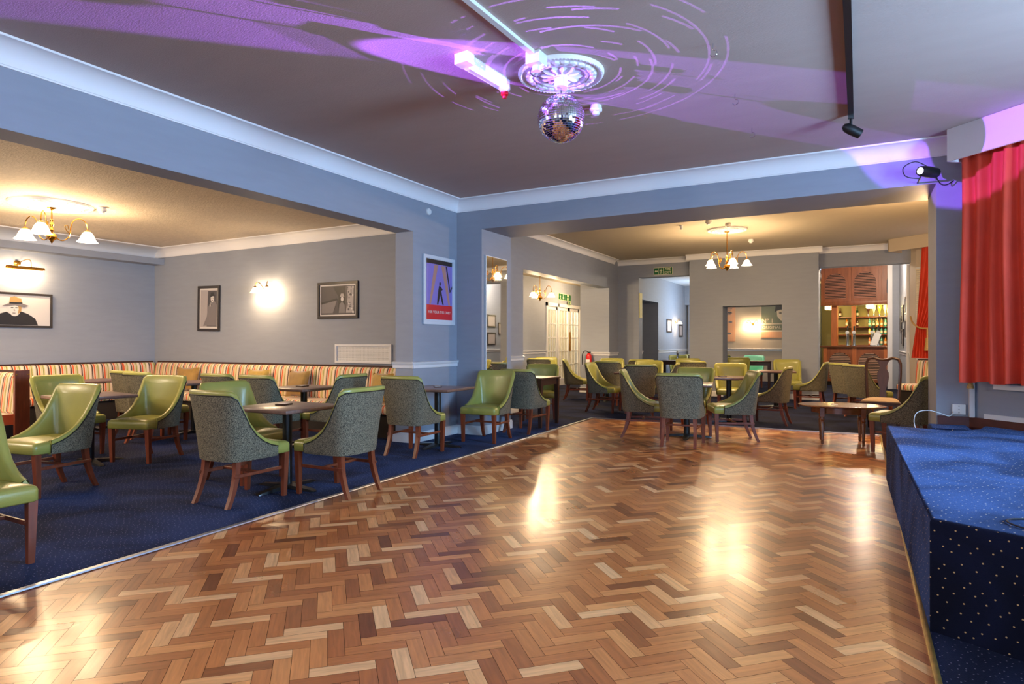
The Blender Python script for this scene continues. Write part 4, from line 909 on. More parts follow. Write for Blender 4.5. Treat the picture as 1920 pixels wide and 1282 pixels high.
pat = mth('ADD', rings_(0.0 , 0.0, 0.125 / HS, 0.075, 0.32 / HS, 1.25 / HS, 1.0, 0.55), rings_(0.12 / HS, 0.10 / HS, 0.21 / HS, 0.05, 0.25 / HS, 1.1 / HS, 5.0, 0.5), clamp=True)
dd = mth('ADD', 1.0, mth('ADD', mth('MULTIPLY', X, X), mth('MULTIPLY', Y, Y)))
amp = mth('POWER', dd, 1.5)          # keeps the arcs equally bright across the ceiling
up_ = mth('GREATER_THAN', sx.outputs[2], 0.0)
fall = mth('POWER', dd, -0.28)
st_ = mth('MULTIPLY', mth('MULTIPLY', mth('MULTIPLY', pat, amp), mth('MULTIPLY', up_, fall)), 0.45)
nt.links.new(st_, em.inputs['Strength']); em.inputs['Color'].default_value = (0.36, 0.14, 1.0, 1)
o = bpy.data.objects.new('imitated_ball_reflections', l); C.objects.link(o); o.location = (-1.965, 4.385, ZC - HS)

# emergency light, trunking, detectors, hooks, track
t = thing('emergency_light', 'emergency batten light with clear cover on the ceiling left of the mirror ball', 'emergency light', (-2.43, 4.03, ZC), -5)
MB().box(-0.035, -0.24, -0.05, 0.035, 0.24, 0).build('body', M['white'], t); b = MB(); b.rings([[(-0.05, y, -0.02), (-0.045, y, -0.075), (-0.02, y, -0.095), (0.02, y, -0.095), (0.045, y, -0.075), (0.05, y, -0.02)] for y in (-0.20, 0.26)]); b.build('diffuser', M['acrylic'], t)
MB().box(-0.055, -0.29, -0.075, 0.055, -0.20, 0).build('end_cap', M['white'], t)
MB().tube([(0, -0.18, -0.065), (0, 0.22, -0.065)], 0.012, 8).build('tube', mat('lit_tube', (200, 255, 250), 0.3, emit=(90, 220, 230), estr=0.7), t)
t = thing('cable_trunking', 'white trunking with junction box running to the ceiling rose', 'trunking', (-2.0, 4.03, ZC), -2)
MB().box(-0.02, -4.5, -0.025, 0.02, -0.06, 0).build('channel', M['white'], t); MB().box(-0.055, -0.07, -0.085, 0.055, 0.05, 0, 0.003).build('junction_box', M['white'], t); MB().lathe([(0.03, -0.12), (0.032, -0.085)], seg=16).build('plug', M['white'], t)
MB().tube(smoothpts([(-0.04, 0.0, -0.085), (-0.055, 0.01, -0.12), (-0.02, 0.03, -0.145), (0.02, 0.03, -0.135)], 4), 0.004, 6).build('cord', M['blackpl'], t)
t = thing('heat_detector', 'small red and white detector beside the emergency light', 'detector', (-2.47, 4.40, ZC)); MB().lathe([(0.045, 0), (0.045, -0.03), (0.03, -0.05)], seg=18).build('base', M['white'], t); MB().lathe([(0.03, -0.045), (0.03, -0.075), (0.018, -0.085), (0.016, -0.10)], seg=16).build('beacon', M['red'], t)
def smoke(label, c):
    t = thing('smoke_detector', label, 'smoke detector', c); MB().lathe([(0.05, 0), (0.052, -0.02), (0.055, -0.03), (0.055, -0.045), (0.045, -0.055)], seg=24).build('base', M['white'], t)
    MB().lathe([(0.03, -0.052), (0.034, -0.06), (0.03, -0.078), (0.012, -0.085)], seg=20).build('chamber', M['white'], t); return t
smoke('white smoke detector right of the mirror ball', (-1.99, 5.15, ZC)); smoke('white smoke detector beside the left room ceiling rose', (-8.75, 4.75, ZL)); smoke('smoke detector on the back room ceiling near the beam', (-2.35, 11.6, ZB)); smoke('smoke detector on the back room ceiling in front of the rose', (-2.1, 12.1, ZB)); smoke('dark-looking detector right of the back room chandelier', (-2.0, 14.2, ZB))
t = thing('heat_detector', 'small detector with wire on the back room ceiling, left of the rose', 'detector', (-2.9, 11.9, ZB)); MB().lathe([(0.03, 0), (0.03, -0.06), (0.02, -0.08)], seg=14).build('base', M['white'], t)
for x, y, lab in ((-0.872, 4.46, 'nearest'), (-0.89, 5.45, 'middle'), (-0.89, 6.39, 'furthest')):
    tag(MB().tube(smoothpts([(x, y, ZC), (x, y, ZC - 0.04), (x + 0.02, y, ZC - 0.05), (x + 0.025, y, ZC - 0.075), (x, y, ZC - 0.09), (x - 0.02, y, ZC - 0.075)], 4), 0.0035, 6).build('ceiling_hook', M['chrome']), lab + ' of three small hooks in the ceiling right of the mirror ball', 'hook', 'ceiling hooks')
t = thing('track_light', 'black ceiling track carrying a small black spotlight', 'track light', (-0.06, 6.42, ZC)); MB().box(-0.022, -10.5, -0.045, 0.022, 0, -0.001).build('track', M['blackpl'], t)
MB().tube([(0, -0.02, -0.04), (0, 0.03, -0.10)], 0.013, 10).build('stem', M['blackpl'], t); MB().box(-0.024, -0.05, -0.055, 0.024, -0.02, -0.04).build('connector', M['chrome'], t)
hm = T(0.0, 0.04, -0.13, 0, 0, 0) @ Vector((0.75, 0.35, -0.42)).normalized().to_track_quat('Z', 'Y').to_matrix().to_4x4()
MB().lathe([(0.02, -0.075), (0.04, -0.05), (0.045, 0.0), (0.042, 0.09)], seg=20, mtx=hm).build('lamp_head', M['blackpl'], t); MB().lathe([(0.036, 0.088), (0.03, 0.093)], seg=16, mtx=hm).build('lens', M['chrome'], t)
def projector(label, loc, target):
    t = thing('disco_projector', label, 'projector', loc)
    mm = (Vector(target) - Vector(loc)).normalized().to_track_quat('Z', 'Y').to_matrix().to_4x4()
    MB().lathe([(0.03, -0.24), (0.05, -0.22), (0.055, -0.12), (0.05, -0.02), (0.045, 0.0)], seg=20, mtx=mm).build('housing', M['blackpl'], t)
    MB().lathe([(0.035, -0.004), (0.03, 0.002)], seg=16, mtx=mm).build('lens', M['bulb'], t)
    MB().tube([(0, 0.0, -0.06), (0.0, 0.10, -0.06), (0, 0.31, -0.05)], 0.008, 6, mtx=None).build('bracket', M['blackpl'], t)
    return t
pj = projector('black disco projector with lit lens on the beam by the red curtain', (0.53, 7.37, 3.0), (-1.98, 4.4, 3.0))
MB().tube(smoothpts([(0.06, 0.06, 0.05), (-0.04, 0.02, 0.10), (-0.14, 0.0, 0.05), (-0.12, 0.0, -0.04), (0.0, 0.03, -0.07)], 5), 0.005, 6).build('cord', M['blackpl'], pj)
MB().tube(smoothpts([(0.13, 0.14, -0.01), (0.18, 0.2, -0.10), (0.24, 0.25, -0.11), (0.30, 0.28, -0.07)], 5), 0.005, 6).build('power_lead', M['blackpl'], pj)

# ------------------------------------------------------------------ pelmets, curtains
def cpt(s, n, z): return (q * (n + s), q * (n - s), z)
t = thing('pelmet', 'white box pelmet above the large red curtain', 'pelmet')
b = MB(); canted(b, -4.66, -1.5, 5.71, 5.735, 3.05, 3.358); canted(b, -4.66, -4.635, 5.735, 6.12, 3.05, 3.358); b.build('fascia', M['trim'], t)
def drape(name, label, cat, fn, ns, nz, m, parent=None):
    b = MB(); rows = []
    for j in range(nz + 1): rows.append([fn(i / ns, j / nz, 0) for i in range(ns + 1)])
    back = [[fn(i / ns, j / nz, 1) for i in range(ns + 1)] for j in range(nz + 1)]
    b.rings(rows, False, False, False); b.rings(back, False, False, False)
    b.rings([rows[0], back[0]], False, False, False); b.rings([rows[-1], back[-1]], False, False, False)
    b.rings([[r_[0] for r_ in rows], [r_[0] for r_ in back]], False, False, False); b.rings([[r_[-1] for r_ in rows], [r_[-1] for r_ in back]], False, False, False)
    bmesh.ops.remove_doubles(b.bm, verts=b.bm.verts[:], dist=0.0002)
    o = b.build(name, m, parent, ang=75)
    return o
random.seed(3); ph = [random.uniform(-0.6, 0.6) for _ in range(60)]
def cur1(u, v, side):
    s = -4.635 + 2.9 * u; w = u * 2.9 / 0.135; k = int(w)
    fold = math.sin(2 * PI * w + ph[k % 60] * 0.8) * (0.062 + 0.02 * ph[(k + 7) % 60]) * (0.55 + 0.45 * v)
    fold += 0.02 * math.sin(2 * PI * w * 0.37 + 2 * v)
    return cpt(s + 0.012 * math.sin(5 * v + k), 5.86 - 0.7 * fold + (0.004 if side else 0), 3.12 - (3.12 - 0.945 + 0.008 * math.sin(w * 3)) * v)
c1 = tag(drape('curtain', '', '', cur1, 300, 24, M['curtain']), 'large red velvet curtain hanging at the right frame edge', 'curtain')
t = thing('tassel', 'gold tassel just below the hem of the large red curtain', 'tassel', cpt(-4.60, 5.93, 0.95)); MB().lathe([(0.012, 0.03), (0.024, 0.0), (0.018, -0.015), (0.032, -0.07)], seg=12).build('fringe', M['rope'], t); MB().tube([(0, 0, 0.03), (0, 0, 0.25)], 0.006, 6).build('cord', M['rope'], t)
# rear bay
b = MB(); P0, P1 = Vector((0.545, 15.614)), Vector((2.05, 14.42)); td = (P1 - P0).normalized(); tn = Vector((-td.y, td.x))
t = thing('pelmet', 'cream box pelmet above the tied red curtain in the back room', 'pelmet')
seg_wall(b, P0, P1, 0.025, 3.235, 3.499); seg_wall(b, P0 + tn * 0.0, P0 + td * 0.025, 0.40, 3.235, 3.499); b.build('fascia', M['wall_warm'], t)
CP = P0 + tn * 0.16
def cur2(u, v, side):
    z = 3.27 - (3.27 - 1.0) * v; L0, L1 = 0.62, 1.62
    tz = 1.64
    if z > tz: k = (z - tz) / (3.27 - tz); k = k ** 0.8; a, c_ = lerp(0.50, L0, k), lerp(0.80, L1, k)
    else: k = (tz - z) / (tz - 1.0); a, c_ = lerp(0.50, 0.40, k), lerp(0.80, 0.86, k)
    s = lerp(a, c_, u); f_ = math.sin(u * 2 * PI * 7) * 0.035 * min(1, (c_ - a) / 0.5 + 0.25)
    p = CP + td * s + tn * (f_ + (0.004 if side else 0)); return (p.x, p.y, z)
tag(drape('curtain', '', '', cur2, 110, 26, M['curtain']), 'red curtain gathered by a gold tieback in the back room', 'curtain')
t = thing('curtain_tieback', 'gold rope tieback with tassel on the back room curtain', 'tieback'); 
pa = [CP + td * s + tn * o_ for s, o_ in ((0.34, 0.06), (0.46, -0.04), (0.62, -0.07), (0.80, -0.05))]
MB().tube(smoothpts([(p.x, p.y, z) for p, z in zip(pa, (1.86, 1.72, 1.62, 1.60))], 4), 0.016, 7).build('rope', M['rope'], t)
pb = CP + td * 0.78 - tn * 0.075
MB().tube([(pb.x, pb.y, 1.60), (pb.x, pb.y, 1.42)], 0.012, 7).build('cord', M['rope'], t); MB().lathe([(0.012, 0.02), (0.035, 0.0), (0.03, -0.03), (0.05, -0.24)], (pb.x, pb.y, 1.40), 14).build('tassel', M['rope'], t)
t = thing('window_blind', 'cream slatted blind behind the tied red curtain', 'blind'); b = MB()
W0, W1 = Vector((1.08, 16.06)), Vector((2.9, 14.27))
for k in range(44): seg_wall(b, W0 + Vector((0, -0.06)), W1 + Vector((0, -0.06)), 0.03, 1.0 + k * 0.043, 1.0 + k * 0.043 + 0.034)
b.build('slats', M['blind'], t)
b = MB(); seg_wall(b, W0, W1, 0.05, 0.95, 1.0); seg_wall(b, W0, W1, 0.05, 2.88, 2.93); struct('window_9', b, M['trim'])

# ------------------------------------------------------------------ signs, doors, extinguisher
def exit_sign(label, loc, rz, w_, h_, arrow, words):
    t = thing('exit_sign', label, 'sign', loc, rz)
    MB().box(-w_ / 2, -0.012, -h_ / 2, w_ / 2, -0.001, h_ / 2).build('plate', M['signwhite'], t)
    k = h_ * 0.05; cw = (w_ - 4 * k) / (4 if words else 2)
    x = -w_ / 2 + k; g_ = MB(); g_.box(x, -0.0135, -h_ / 2 + k, x + cw, -0.012, h_ / 2 - k); g_.box(x + cw + k, -0.0135, -h_ / 2 + k, x + 2 * cw + k, -0.012, h_ / 2 - k)
    if words: g_.box(x + 2 * cw + 2 * k, -0.0135, -h_ / 2 + k, w_ / 2 - k, -0.012, h_ / 2 - k)
    g_.build('green_panel', M['green'], t)
    a = cw * 0.36; cx = x + cw / 2; arr = [(-a, 0), (-a * 0.2, a * 0.8), (-a * 0.2, a * 0.3), (a, a * 0.3), (a, -a * 0.3), (-a * 0.2, -a * 0.3), (-a * 0.2, -a * 0.8)]
    man = [(-0.30, -0.75), (-0.05, -0.3), (-0.1, 0.2), (-0.35, 0.0), (-0.4, 0.15), (-0.1, 0.45), (0.15, 0.45), (0.4, 0.15), (0.3, 0.05), (0.12, 0.2), (0.1, -0.15), (0.35, -0.4), (0.2, -0.8), (0.1, -0.75), (0.15, -0.4), (0.0, -0.35), (-0.15, -0.8)]
    am, mm_ = cx, cx + cw + k
    if arrow == 'down': arr = [(z_, x_) for x_, z_ in arr]; am, mm_ = mm_, am
    MB().prism([(am + p[0], p[1]) for p in arr], -0.015, -0.0135).build('arrow', M['signwhite'], t, smooth=False)
    b = MB(); s_ = h_ * 0.48; b.prism([(mm_ + p[0] * s_, p[1] * s_ * 0.9 - 0.004) for p in man], -0.015, -0.0135); b.prism([(mm_ + 0.06 * s_ + x_, 0.62 * s_ + z_) for x_, z_ in ell(0, 0, 0.13 * s_, 0.13 * s_, 10)], -0.015, -0.0135); b.build('running_figure', M['signwhite'], t, smooth=False)
    if words: text('lettering', 'FIRE\nEXIT', h_ * 0.46, (w_ / 2 - k - cw * 0.98, -0.0140, 0.0), (R(90), 0, 0), M['signwhite'], t, 0.0008, 0.001)
    return t
exit_sign('green FIRE EXIT sign with left arrow above the rear left opening', (-4.44, 16.3, 3.17), 0, 0.49, 0.19, 'left', True)
exit_sign('green exit sign with down arrow above the glazed doors', (-8.0, 18.05, 2.72), 90, 0.95, 0.20, 'down', True)
exit_sign('small green exit label on the glazed door frame', (-8.0 + 0.05, 18.3, 2.55), 90, 0.24, 0.12, 'down', False)
t = thing('warning_notice', 'thin yellow notice on the edge of the fire exit opening', 'notice', (-5.09, 16.45, 2.30)); MB().box(0, -0.12, -0.33, 0.012, 0.12, 0.33).build('card', M['yellow'], t)

def glazed(name, x, y0, y1, z1, cols, rows_, kindn):
    b = MB(); st_ = 0.07; b.box(x - 0.03, y0, 0.01, x + 0.015, y0 + st_, z1); b.box(x - 0.03, y1 - st_, 0.01, x + 0.015, y1, z1); b.box(x - 0.03, y0, z1 - 0.1, x + 0.015, y1, z1); b.box(x - 0.03, y0, 0.01, x + 0.015, y1, 0.22)
    wi_, hi_ = (y1 - y0 - 2 * st_) / cols, (z1 - 0.32) / rows_
    for k in range(1, cols): b.box(x - 0.02, y0 + st_ + k * wi_ - 0.012, 0.2, x + 0.008, y0 + st_ + k * wi_ + 0.012, z1 - 0.08)
    for k in range(1, rows_): b.box(x - 0.02, y0 + 0.05, 0.22 + k * hi_ - 0.013, x + 0.008, y1 - 0.05, 0.22 + k * hi_ + 0.013)
    o = struct(name, b, M['trim']); MB().box(x - 0.008, y0 + 0.05, 0.2, x - 0.004, y1 - 0.05, z1 - 0.08).build('glass_pane', M['glass'], o); return o
glazed('door_1', -8.03, 16.80, 17.52, 2.40, 3, 5, 0); glazed('door_2', -8.03, 17.60, 18.40, 2.40, 3, 5, 0); d3 = glazed('door_3', -8.03, 18.42, 19.22, 2.40, 3, 5, 0)
MB().box(-8.005, 18.43, 1.05, -7.985, 18.51, 1.65, 0.003).build('door_handle', M['brass'], d3)
struct('trim_17', boxes([(-8.06, 16.70, 0, -7.97, 16.80, 2.5), (-8.06, 17.52, 0, -7.97, 17.60, 2.5), (-8.06, 19.22, 0, -7.97, 19.32, 2.5), (-8.06, 16.7, 2.40, -7.97, 19.32, 2.5)]), M['trim'])
struct('door_4', boxes([(-6.18, 17.0, 0.01, -6.14, 18.85, 2.3)]), M['greyprint'])
t = thing('fire_extinguisher', 'red fire extinguisher with black hose on the far left pier', 'fire extinguisher', (-6.17, 15.48, 0.62)); MB().lathe([(0.07, 0), (0.075, 0.02), (0.075, 0.34), (0.05, 0.40), (0.025, 0.42)], seg=20).build('cylinder', M['red'], t)
MB().box(-0.03, -0.02, 0.42, 0.05, 0.02, 0.46, 0.004).build('valve', M['blackpl'], t); MB().tube(smoothpts([(0.0, 0, 0.44), (-0.10, -0.02, 0.48), (-0.17, -0.03, 0.38), (-0.17, -0.03, 0.12)], 5), 0.012, 7).build('hose', M['blackpl'], t)
MB().box(-0.05, -0.078, 0.12, 0.05, -0.072, 0.26).build('instruction_label', M['white'], t)
MB().box(-0.04, 0.07, 0.28, 0.04, 0.12, 0.32).build('wall_bracket', M['blackpl'], t)

# pictures in the far rooms
pic('framed_print', 'pale upright picture left of the passage wall light', 'picture', (-5.3, 20.1, 1.85), 90, 0.55, 0.42, 0.04, M['frame'], M['lightprint'])
pic('framed_print', 'dark small picture right of the passage wall light', 'picture', (-5.3, 21.6, 1.72), 90, 0.5, 0.42, 0.05, M['frame'], M['midprint'])
t = thing('beauty_poster', 'green and peach poster with a woman\'s face, right of the twin wall light', 'poster', (-2.30, 23.0, 1.98)); MB().box(-0.62, -0.02, -0.50, 0.62, -0.001, 0.62).build('print', M['cream'], t)
shape(t, 'green_ground', [(-0.60, -0.02), (0.60, -0.02), (0.60, 0.62), (-0.60, 0.62)], M['sage'], 8); shape(t, 'peach_band', [(-0.60, -0.50), (0.60, -0.50), (0.60, -0.30), (-0.60, -0.30)], M['peach'], 8); shape(t, 'sage_band', [(-0.60, -0.25), (0.60, -0.25), (0.60, -0.05), (-0.60, -0.05)], M['sage'], 8)
shape(t, 'face', [(-0.12, 0.50), (-0.10, 0.22), (0.0, 0.09), (0.12, 0.04), (0.26, 0.12), (0.36, 0.30), (0.38, 0.52)], M['cream'], 9); shape(t, 'hair', [(-0.18, 0.36), (-0.14, 0.62), (0.42, 0.62), (0.44, 0.42), (0.30, 0.46), (0.0, 0.44), (-0.12, 0.40)], M['blackprint'], 10)
for ex in (0.0, 0.22): shape(t, 'eye', ell(ex, 0.33, 0.05, 0.018), M['blackprint'], 10)
shape(t, 'mouth', ell(0.12, 0.14, 0.05, 0.014), M['redprint'], 10)
text('lettering', 'Nº 1', 0.20, (-0.40, -0.028, 0.07), (R(90), 0, 0), M['cream'], t); text('lettering', 'ORIGINAL BEAUTY', 0.13, (-0.02, -0.028, -0.15), (R(90), 0, 0), M['cream'], t)
t = thing('illustrated_poster', 'tall peach poster with sketches, left of the twin wall light', 'poster', (-4.05, 23.0, 1.98)); MB().box(-0.30, -0.02, -0.62, 0.30, -0.001, 0.62).build('print', M['peach'], t)
for _k in range(5): shape(t, 'sketch', [(-0.2, 0.52 - _k * 0.05), (0.2 - 0.05 * (_k % 3), 0.52 - _k * 0.05), (0.2 - 0.05 * (_k % 3), 0.50 - _k * 0.05), (-0.2, 0.50 - _k * 0.05)], M['greyprint'], 7)
for i, (cx, cz) in enumerate(((-0.12, 0.2), (0.12, 0.38), (-0.05, 0.18), (0.14, 0.05), (-0.1, -0.1), (0.1, -0.35), (-0.1, -0.45))): shape(t, 'sketch', ell(cx, cz, 0.07, 0.04, 8), M['greyprint'], 7)
for k, (yy, zz) in enumerate(((17.6, 2.2), (17.6, 1.65), (18.9, 2.05), (18.9, 1.45), (19.7, 1.8))):
    pic('framed_print', ('edge-on dark frame on the bar-side wall, ' + ('upper front', 'lower front', 'upper middle', 'lower middle', 'rearmost')[k]), 'picture', (1.0, yy, zz), -90, 0.6, 0.42, 0.04, M['frame'], M['midprint'])

# ------------------------------------------------------------------ bar
RB = -10
def bl(x, y, z=0):
    a = R(RB); return (0.02 + x * math.cos(a) - y * math.sin(a), 21.55 + x * math.sin(a) + y * math.cos(a), z)
def archpts(cx, w_, z0, z1, k=14):
    r = w_ / 2; return [(cx - r, z0), (cx + r, z0)] + [(cx + r * math.cos(PI * i / k), z1 - r * 1.0 + r * math.sin(PI * i / k)) for i in range(0, k + 1)]
def arch_panel(parent, cx, w_, z0, z1, y, nslat, louv, W=0.80, Z0=0, Z1=1):
    b = MB(); ar = archpts(cx, w_, z0, z1)
    # surround: strips from the arch outline out to the panel edge
    r = w_ / 2; k = 14; top = z1 - r
    for i in range(k):
        a0_, a1_ = PI * i / k, PI * (i + 1) / k
        p0, p1 = (cx + r * math.cos(a0_), top + r * math.sin(a0_)), (cx + r * math.cos(a1_), top + r * math.sin(a1_))
        b.rings([[(p0[0], yy, p0[1]), (p1[0], yy, p1[1]), (p1[0], yy, Z1), (p0[0], yy, Z1)] for yy in (y, y + 0.04)])
    b.box(cx - W / 2, y, Z0, cx - r, y + 0.04, Z1); b.box(cx + r, y, Z0, cx + W / 2, y + 0.04, Z1); b.box(cx - r, y, Z0, cx + r, y + 0.04, z0)
    b.build('arch_surround', M['barwood'], parent)
    b = MB(); hz = (z1 - z0) / nslat
    for i in range(nslat):
        zc = z0 + (i + 0.5) * hz; hw = r if zc < top else math.sqrt(max(0.0004, r * r - (zc - top) ** 2))
        b.rings([[(x, y + 0.002, zc - hz * 0.34), (x, y + 0.030, zc - hz * 0.10), (x, y + 0.024, zc + hz * 0.14), (x, y + 0.002, zc + hz * 0.14)] for x in (cx - hw, cx + hw)])
    b.build('louvre_slats', louv, parent)
t = thing('bar_counter', 'panelled wooden bar counter with arched louvre fronts', 'bar counter', bl(0, 0), RB)
MB().box(-1.0, 0.045, 0.14, 0.72, 0.5, 1.17).build('carcass', M['void'], t); MB().box(-1.0, 0.08, 0.0, 0.72, 0.5, 0.14).build('plinth', M['void'], t); MB().box(-1.06, -0.08, 1.17, 0.76, 0.62, 1.225, 0.008, 2).build('counter_top', M['midwood'], t)
for i, cx in enumerate((0.27, -0.53)): arch_panel(t, cx, 0.60, 0.22, 1.02, 0.0, 17, M['louvre'], 0.80, 0.14, 1.17)
for x in (0.69, -0.13, -0.93):
    b = MB(); b.box(x - 0.055, -0.02, 0.14, x + 0.055, 0.0, 1.17)
    for k in (-0.03, 0, 0.03): b.box(x + k - 0.008, -0.028, 0.18, x + k + 0.008, -0.02, 1.13, 0.003, 1)
    b.build('fluted_pilaster', M['barwood_light'], t)
t = thing('bar_gantry', 'overhead wooden bar gantry with arched louvre doors', 'bar gantry', bl(0, 0.02), RB)
MB().box(-1.06, 0.05, 2.46, 0.95, 0.75, 3.74).build('carcass', M['void'], t); MB().box(-1.06, -0.02, 2.44, 0.95, 0.05, 2.56, 0.006).build('lower_rail', M['barwood'], t)
for cx in (0.14, -0.66): arch_panel(t, cx, 0.58, 2.64, 3.42, 0.0, 17, M['louvre_dark'], 0.80, 2.56, 3.74)
MB().box(0.54, 0.0, 2.56, 0.95, 0.04, 3.74).build('end_panel', M['barwood'], t)
for x in (0.54, -0.26, -1.01): MB().box(x - 0.045, -0.02, 2.56, x + 0.045, 0.0, 3.74, 0.004, 1).build('fluted_pilaster', M['barwood'], t)
t = thing('bar_post', 'square wooden post between bar counter and gantry', 'post', bl(-0.72, 0.25, 1.225), RB); MB().box(-0.08, -0.08, 0, 0.08, 0.08, 1.22).build('post', M['barwood_light'], t)
t = thing('loudspeaker', 'small dark blue wall speaker at the right end of the gantry', 'speaker', bl(0.83, -0.09, 2.95), RB); MB().box(-0.1, -0.09, -0.2, 0.1, 0.09, 0.2, 0.02).build('cabinet', M['navypl'], t)
t = thing('shelf_unit', 'back bar shelves crowded with bottles', 'shelves', bl(0, 1.55), RB)
MB().box(-1.0, 0.30, 0.0, 0.95, 0.34, 2.7).build('back_panel', M['wall_bar'], t)
for z in (1.22, 1.55, 1.80, 2.12): MB().box(-1.0, 0.02, z, 0.95, 0.30, z + 0.025).build('shelf', M['leg'], t)
MB().box(-0.50, 0.0, 1.0, -0.38, 0.06, 2.5).build('upright', M['barwood'], t)
MB().box(-1.0, 0.0, 0.0, 0.95, 0.30, 1.0).build('cupboard', M['leg'], t)
random.seed(11)
def bottle(kind, m, label, loc, up=True, s=1.0, group='bottles on the back bar'):
    t = thing('bottle', label, 'bottle', loc, 0, group)
    pf = [(0.036, 0), (0.038, 0.01), (0.038, 0.17), (0.03, 0.20), (0.014, 0.23), (0.013, 0.28)] if up else [(0.013, 0), (0.014, 0.04), (0.034, 0.09), (0.045, 0.12), (0.046, 0.28), (0.04, 0.30)]
    MB().lathe([(r * s, z * s) for r, z in pf], seg=14).build('glass_body', m, t)
    if up:
        MB().lathe([(0.015 * s, 0.27 * s), (0.015 * s, 0.30 * s)], seg=10).build('cap', M['black'], t)
        MB().lathe([(0.0388 * s, 0.05 * s), (0.0388 * s, 0.13 * s)], seg=14, cap=False).build('label_band', M['cream'], t)
    else: MB().lathe([(0.018 * s, -0.07 * s), (0.02 * s, -0.01 * s)], seg=10).build('optic', M['chrome'], t)
    return t
cols = ['amber', 'yellow_glass', 'clear', 'green_glass', 'orange', 'teal_glass', 'brown_glass', 'pink']
rowlab = {1.245: 'bottom', 1.575: 'second', 1.825: 'third', 2.145: 'top'}
bottle('b', M['g_brown_glass'], 'dark bottle alone on the left upper bar shelf', bl(-0.86, 1.70, 2.145)); bottle('b', M['g_amber'], 'amber bottle alone on the left lower bar shelf', bl(-0.66, 1.70, 1.825))
bottle('b', M['g_green_glass'], 'dark green bottle on the upper shelf right of the bar post', bl(-0.36, 1.70, 2.145)); bottle('b', M['g_brown_glass'], 'brown bottle on the shelf below the dark green one', bl(-0.36, 1.70, 1.825))
names = ['leftmost', 'second from left', 'third from left', 'fourth from left', 'fifth from left', 'sixth from left', 'seventh from left', 'eighth from left']
for k in range(6): bottle('b', M['g_' + ['brown_glass', 'clear', 'yellow_glass', 'clear', 'orange', 'clear'][k]], names[k] + ' of the upturned optic bottles hanging in the back bar', bl(-0.02 + k * 0.155, 1.56, 2.235), False, 1.25, 'upturned optic bottles')
for z in (1.245, 1.575, 1.825):
    for k in range(8):
        cc = cols[(k * 3 + int(z * 10)) % 8] if z < 1.5 else random.choice(['yellow_glass', 'amber', 'clear', 'yellow_glass', 'green_glass', 'orange', 'teal_glass'])
        bottle('b', M['g_' + cc], '%s bottle, %s in the %s row of the back bar' % (cc.replace('_glass', ''), names[k], rowlab[z]), bl(0.0 + k * 0.11, 1.66 + 0.02 * (k % 2), z), True, 0.92)
def tap(label, x):
    t = thing('beer_tap', label, 'beer tap', bl(x, 0.24, 1.225), RB, 'chrome beer taps on the bar')
    MB().lathe([(0.07, 0), (0.07, 0.02), (0.045, 0.03), (0.04, 0.36), (0.05, 0.38), (0.03, 0.42)], seg=16).build('column', M['chrome'], t)
    MB().tube([(0, -0.03, 0.36), (0, -0.12, 0.36), (0, -0.13, 0.28)], 0.012, 7).build('spout', M['chrome'], t); MB().lathe([(0.05, 0), (0.05, 0.02)], seg=16, mtx=T(0, -0.045, 0.40, 90, 0, 0)).build('badge', M['bulb'] if False else M['white'], t)
    MB().lathe([(0.012, 0.40), (0.02, 0.46), (0.026, 0.58), (0.012, 0.60)], seg=12).build('handle', M['blackpl'], t)
for x, lab in ((-0.36, 'leftmost chrome beer tap on the bar'), (-0.18, 'second chrome beer tap from the left'), (0.30, 'third chrome beer tap, left of the tilted card'), (0.46, 'rightmost chrome beer tap, right of the tilted card')): tap(lab, x)
t = thing('menu_card', 'tilted white menu card standing on the bar between taps', 'menu card', bl(0.36, 0.0, 1.225), RB); MB().box(-0.09, 0, 0.0, 0.09, 0.006, 0.40, mtx=T(0, 0, 0, -12, 18, 0)).build('card', M['white'], t); MB().box(-0.11, -0.03, 0, 0.07, 0.08, 0.012).build('stand', M['blackpl'], t)
for x, lab in ((0.22, 'round glowing lamp under the gantry right of the post'), (-0.92, 'glowing lamp under the gantry at its left end')):
    t = thing('downlight', lab, 'lamp', bl(x, 0.35, 2.46), RB); MB().lathe([(0.09, 0), (0.10, -0.02), (0.10, -0.10), (0.08, -0.12)], seg=20).build('lamp_shade', M['glow'], t); MB().lathe([(0.04, 0.0), (0.04, 0.01)], seg=12).build('mount', M['brass'], t)
    point('bar_lamp', bl(x, 0.8, 2.28), 16, (1, 0.78, 0.35), 0.06)
point('back_bar_fill', bl(0.4, 1.2, 2.32), 10, (1, 0.82, 0.30), 0.08)  # unseen yellow light added to brighten the bottle shelves
struct('trim_18', boxes([(0.72, 20.9, 0, 0.84, 21.05, 3.75), (0.94, 16.62, 0, 1.0, 16.9, 3.06)]), M['trim'])
struct('wall_bar_end', boxes([(0.84, 20.92, 0, 1.02, 21.1, 3.75)]), M['wall'])

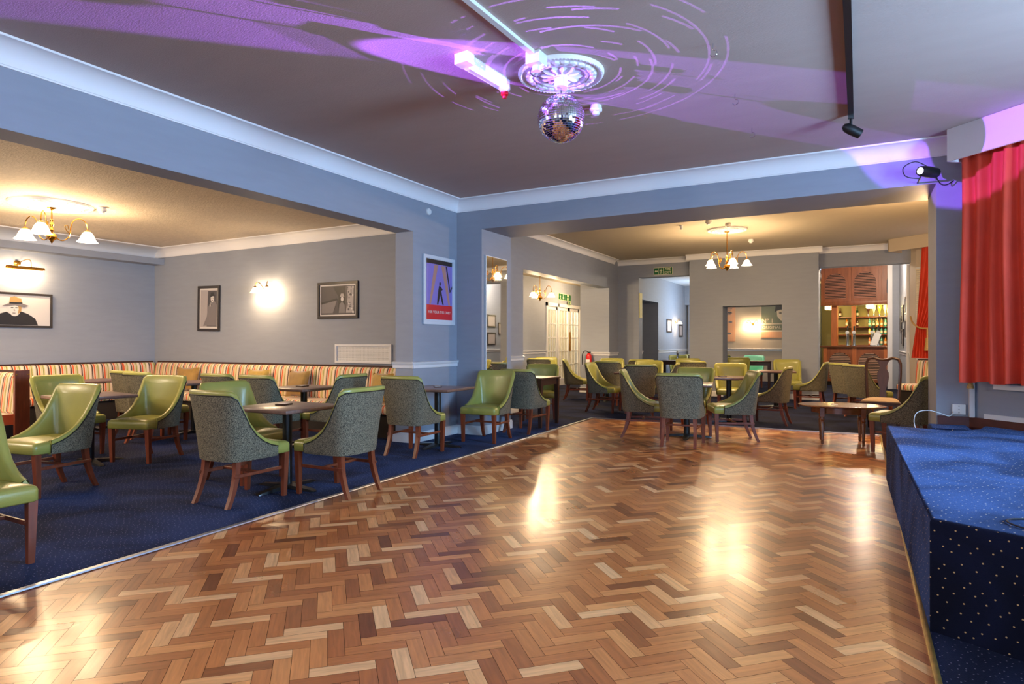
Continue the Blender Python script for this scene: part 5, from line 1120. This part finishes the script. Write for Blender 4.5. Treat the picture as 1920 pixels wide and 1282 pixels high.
# ------------------------------------------------------------------ things on the stage
t = thing('tripod_stand', 'black tripod stand on the stage, only its rubber-tipped leg in frame', 'stand', (1.75, 6.05, 0.52), 0)
for k, a in enumerate((152, 272, 32)):
    m_ = Matrix.Rotation(R(a), 4, 'Z'); lg = MB().tube([(0.50, 0, 0.03), (0.03, 0, 0.85)], 0.016, 10, mtx=m_).build('leg', M['teal'], t)
    MB().tube([(0.505, 0, 0.004), (0.48, 0, 0.07)], 0.024, 12, mtx=m_).build('rubber_foot', M['blackpl'], lg)
MB().lathe([(0.018, 0.5), (0.018, 1.5)], seg=12).build('pole', M['black'], t); MB().lathe([(0.035, 0.78), (0.035, 0.90)], seg=12).build('collar', M['blackpl'], t)
tag(MB().tube(smoothpts([(0.66, 3.40, 0.526), (0.60, 3.46, 0.526), (0.58, 3.54, 0.526), (0.63, 3.60, 0.526), (0.78, 3.62, 0.526), (1.2, 3.5, 0.526)], 5), 0.004, 6).build('cable', M['blackpl']), 'thin dark cable loop lying on the stage at the right edge', 'cable')

# ------------------------------------------------------------------ unseen fill lights added to brighten the rooms, no fittings modelled
point('bar_front_fill', (0.1, 18.2, 3.5), 120, (1, 0.80, 0.6), 0.1)  # added above the header to light the gantry and counter fronts
point('side_passage_fill', (-9.0, 18.0, 2.7), 110, (1, 0.86, 0.6), 0.1)  # added beyond the glazed doors to light the cream corridor
for x, y in ((-8.8, 0.9), (-9.0, -2.2)): point('left_room_unseen_light', (x, y, 2.45), 135, (1.0, 0.78, 0.58), 0.35)  # further lights assumed out of frame, raised to brighten the left room
point('side_room_fill', (-6.9, 17.5, 2.85), 70, WARM, 0.08)  # added behind the pier to brighten the side room
point('rear_room_fill', (-3.3, 19.0, 3.1), 45, (1, 0.86, 0.66), 0.08)  # added above the doorway head to brighten the aqua chair
point('back_room_fill', (0.9, 10.4, 2.7), 110, (1.0, 0.64, 0.33), 0.1)  # added out of view to warm the back room walls
point('main_room_fill', (-2.0, -1.8, 2.9), 75, (1, 0.74, 0.48), 0.15)  # added behind the camera to warm the floor and ceiling
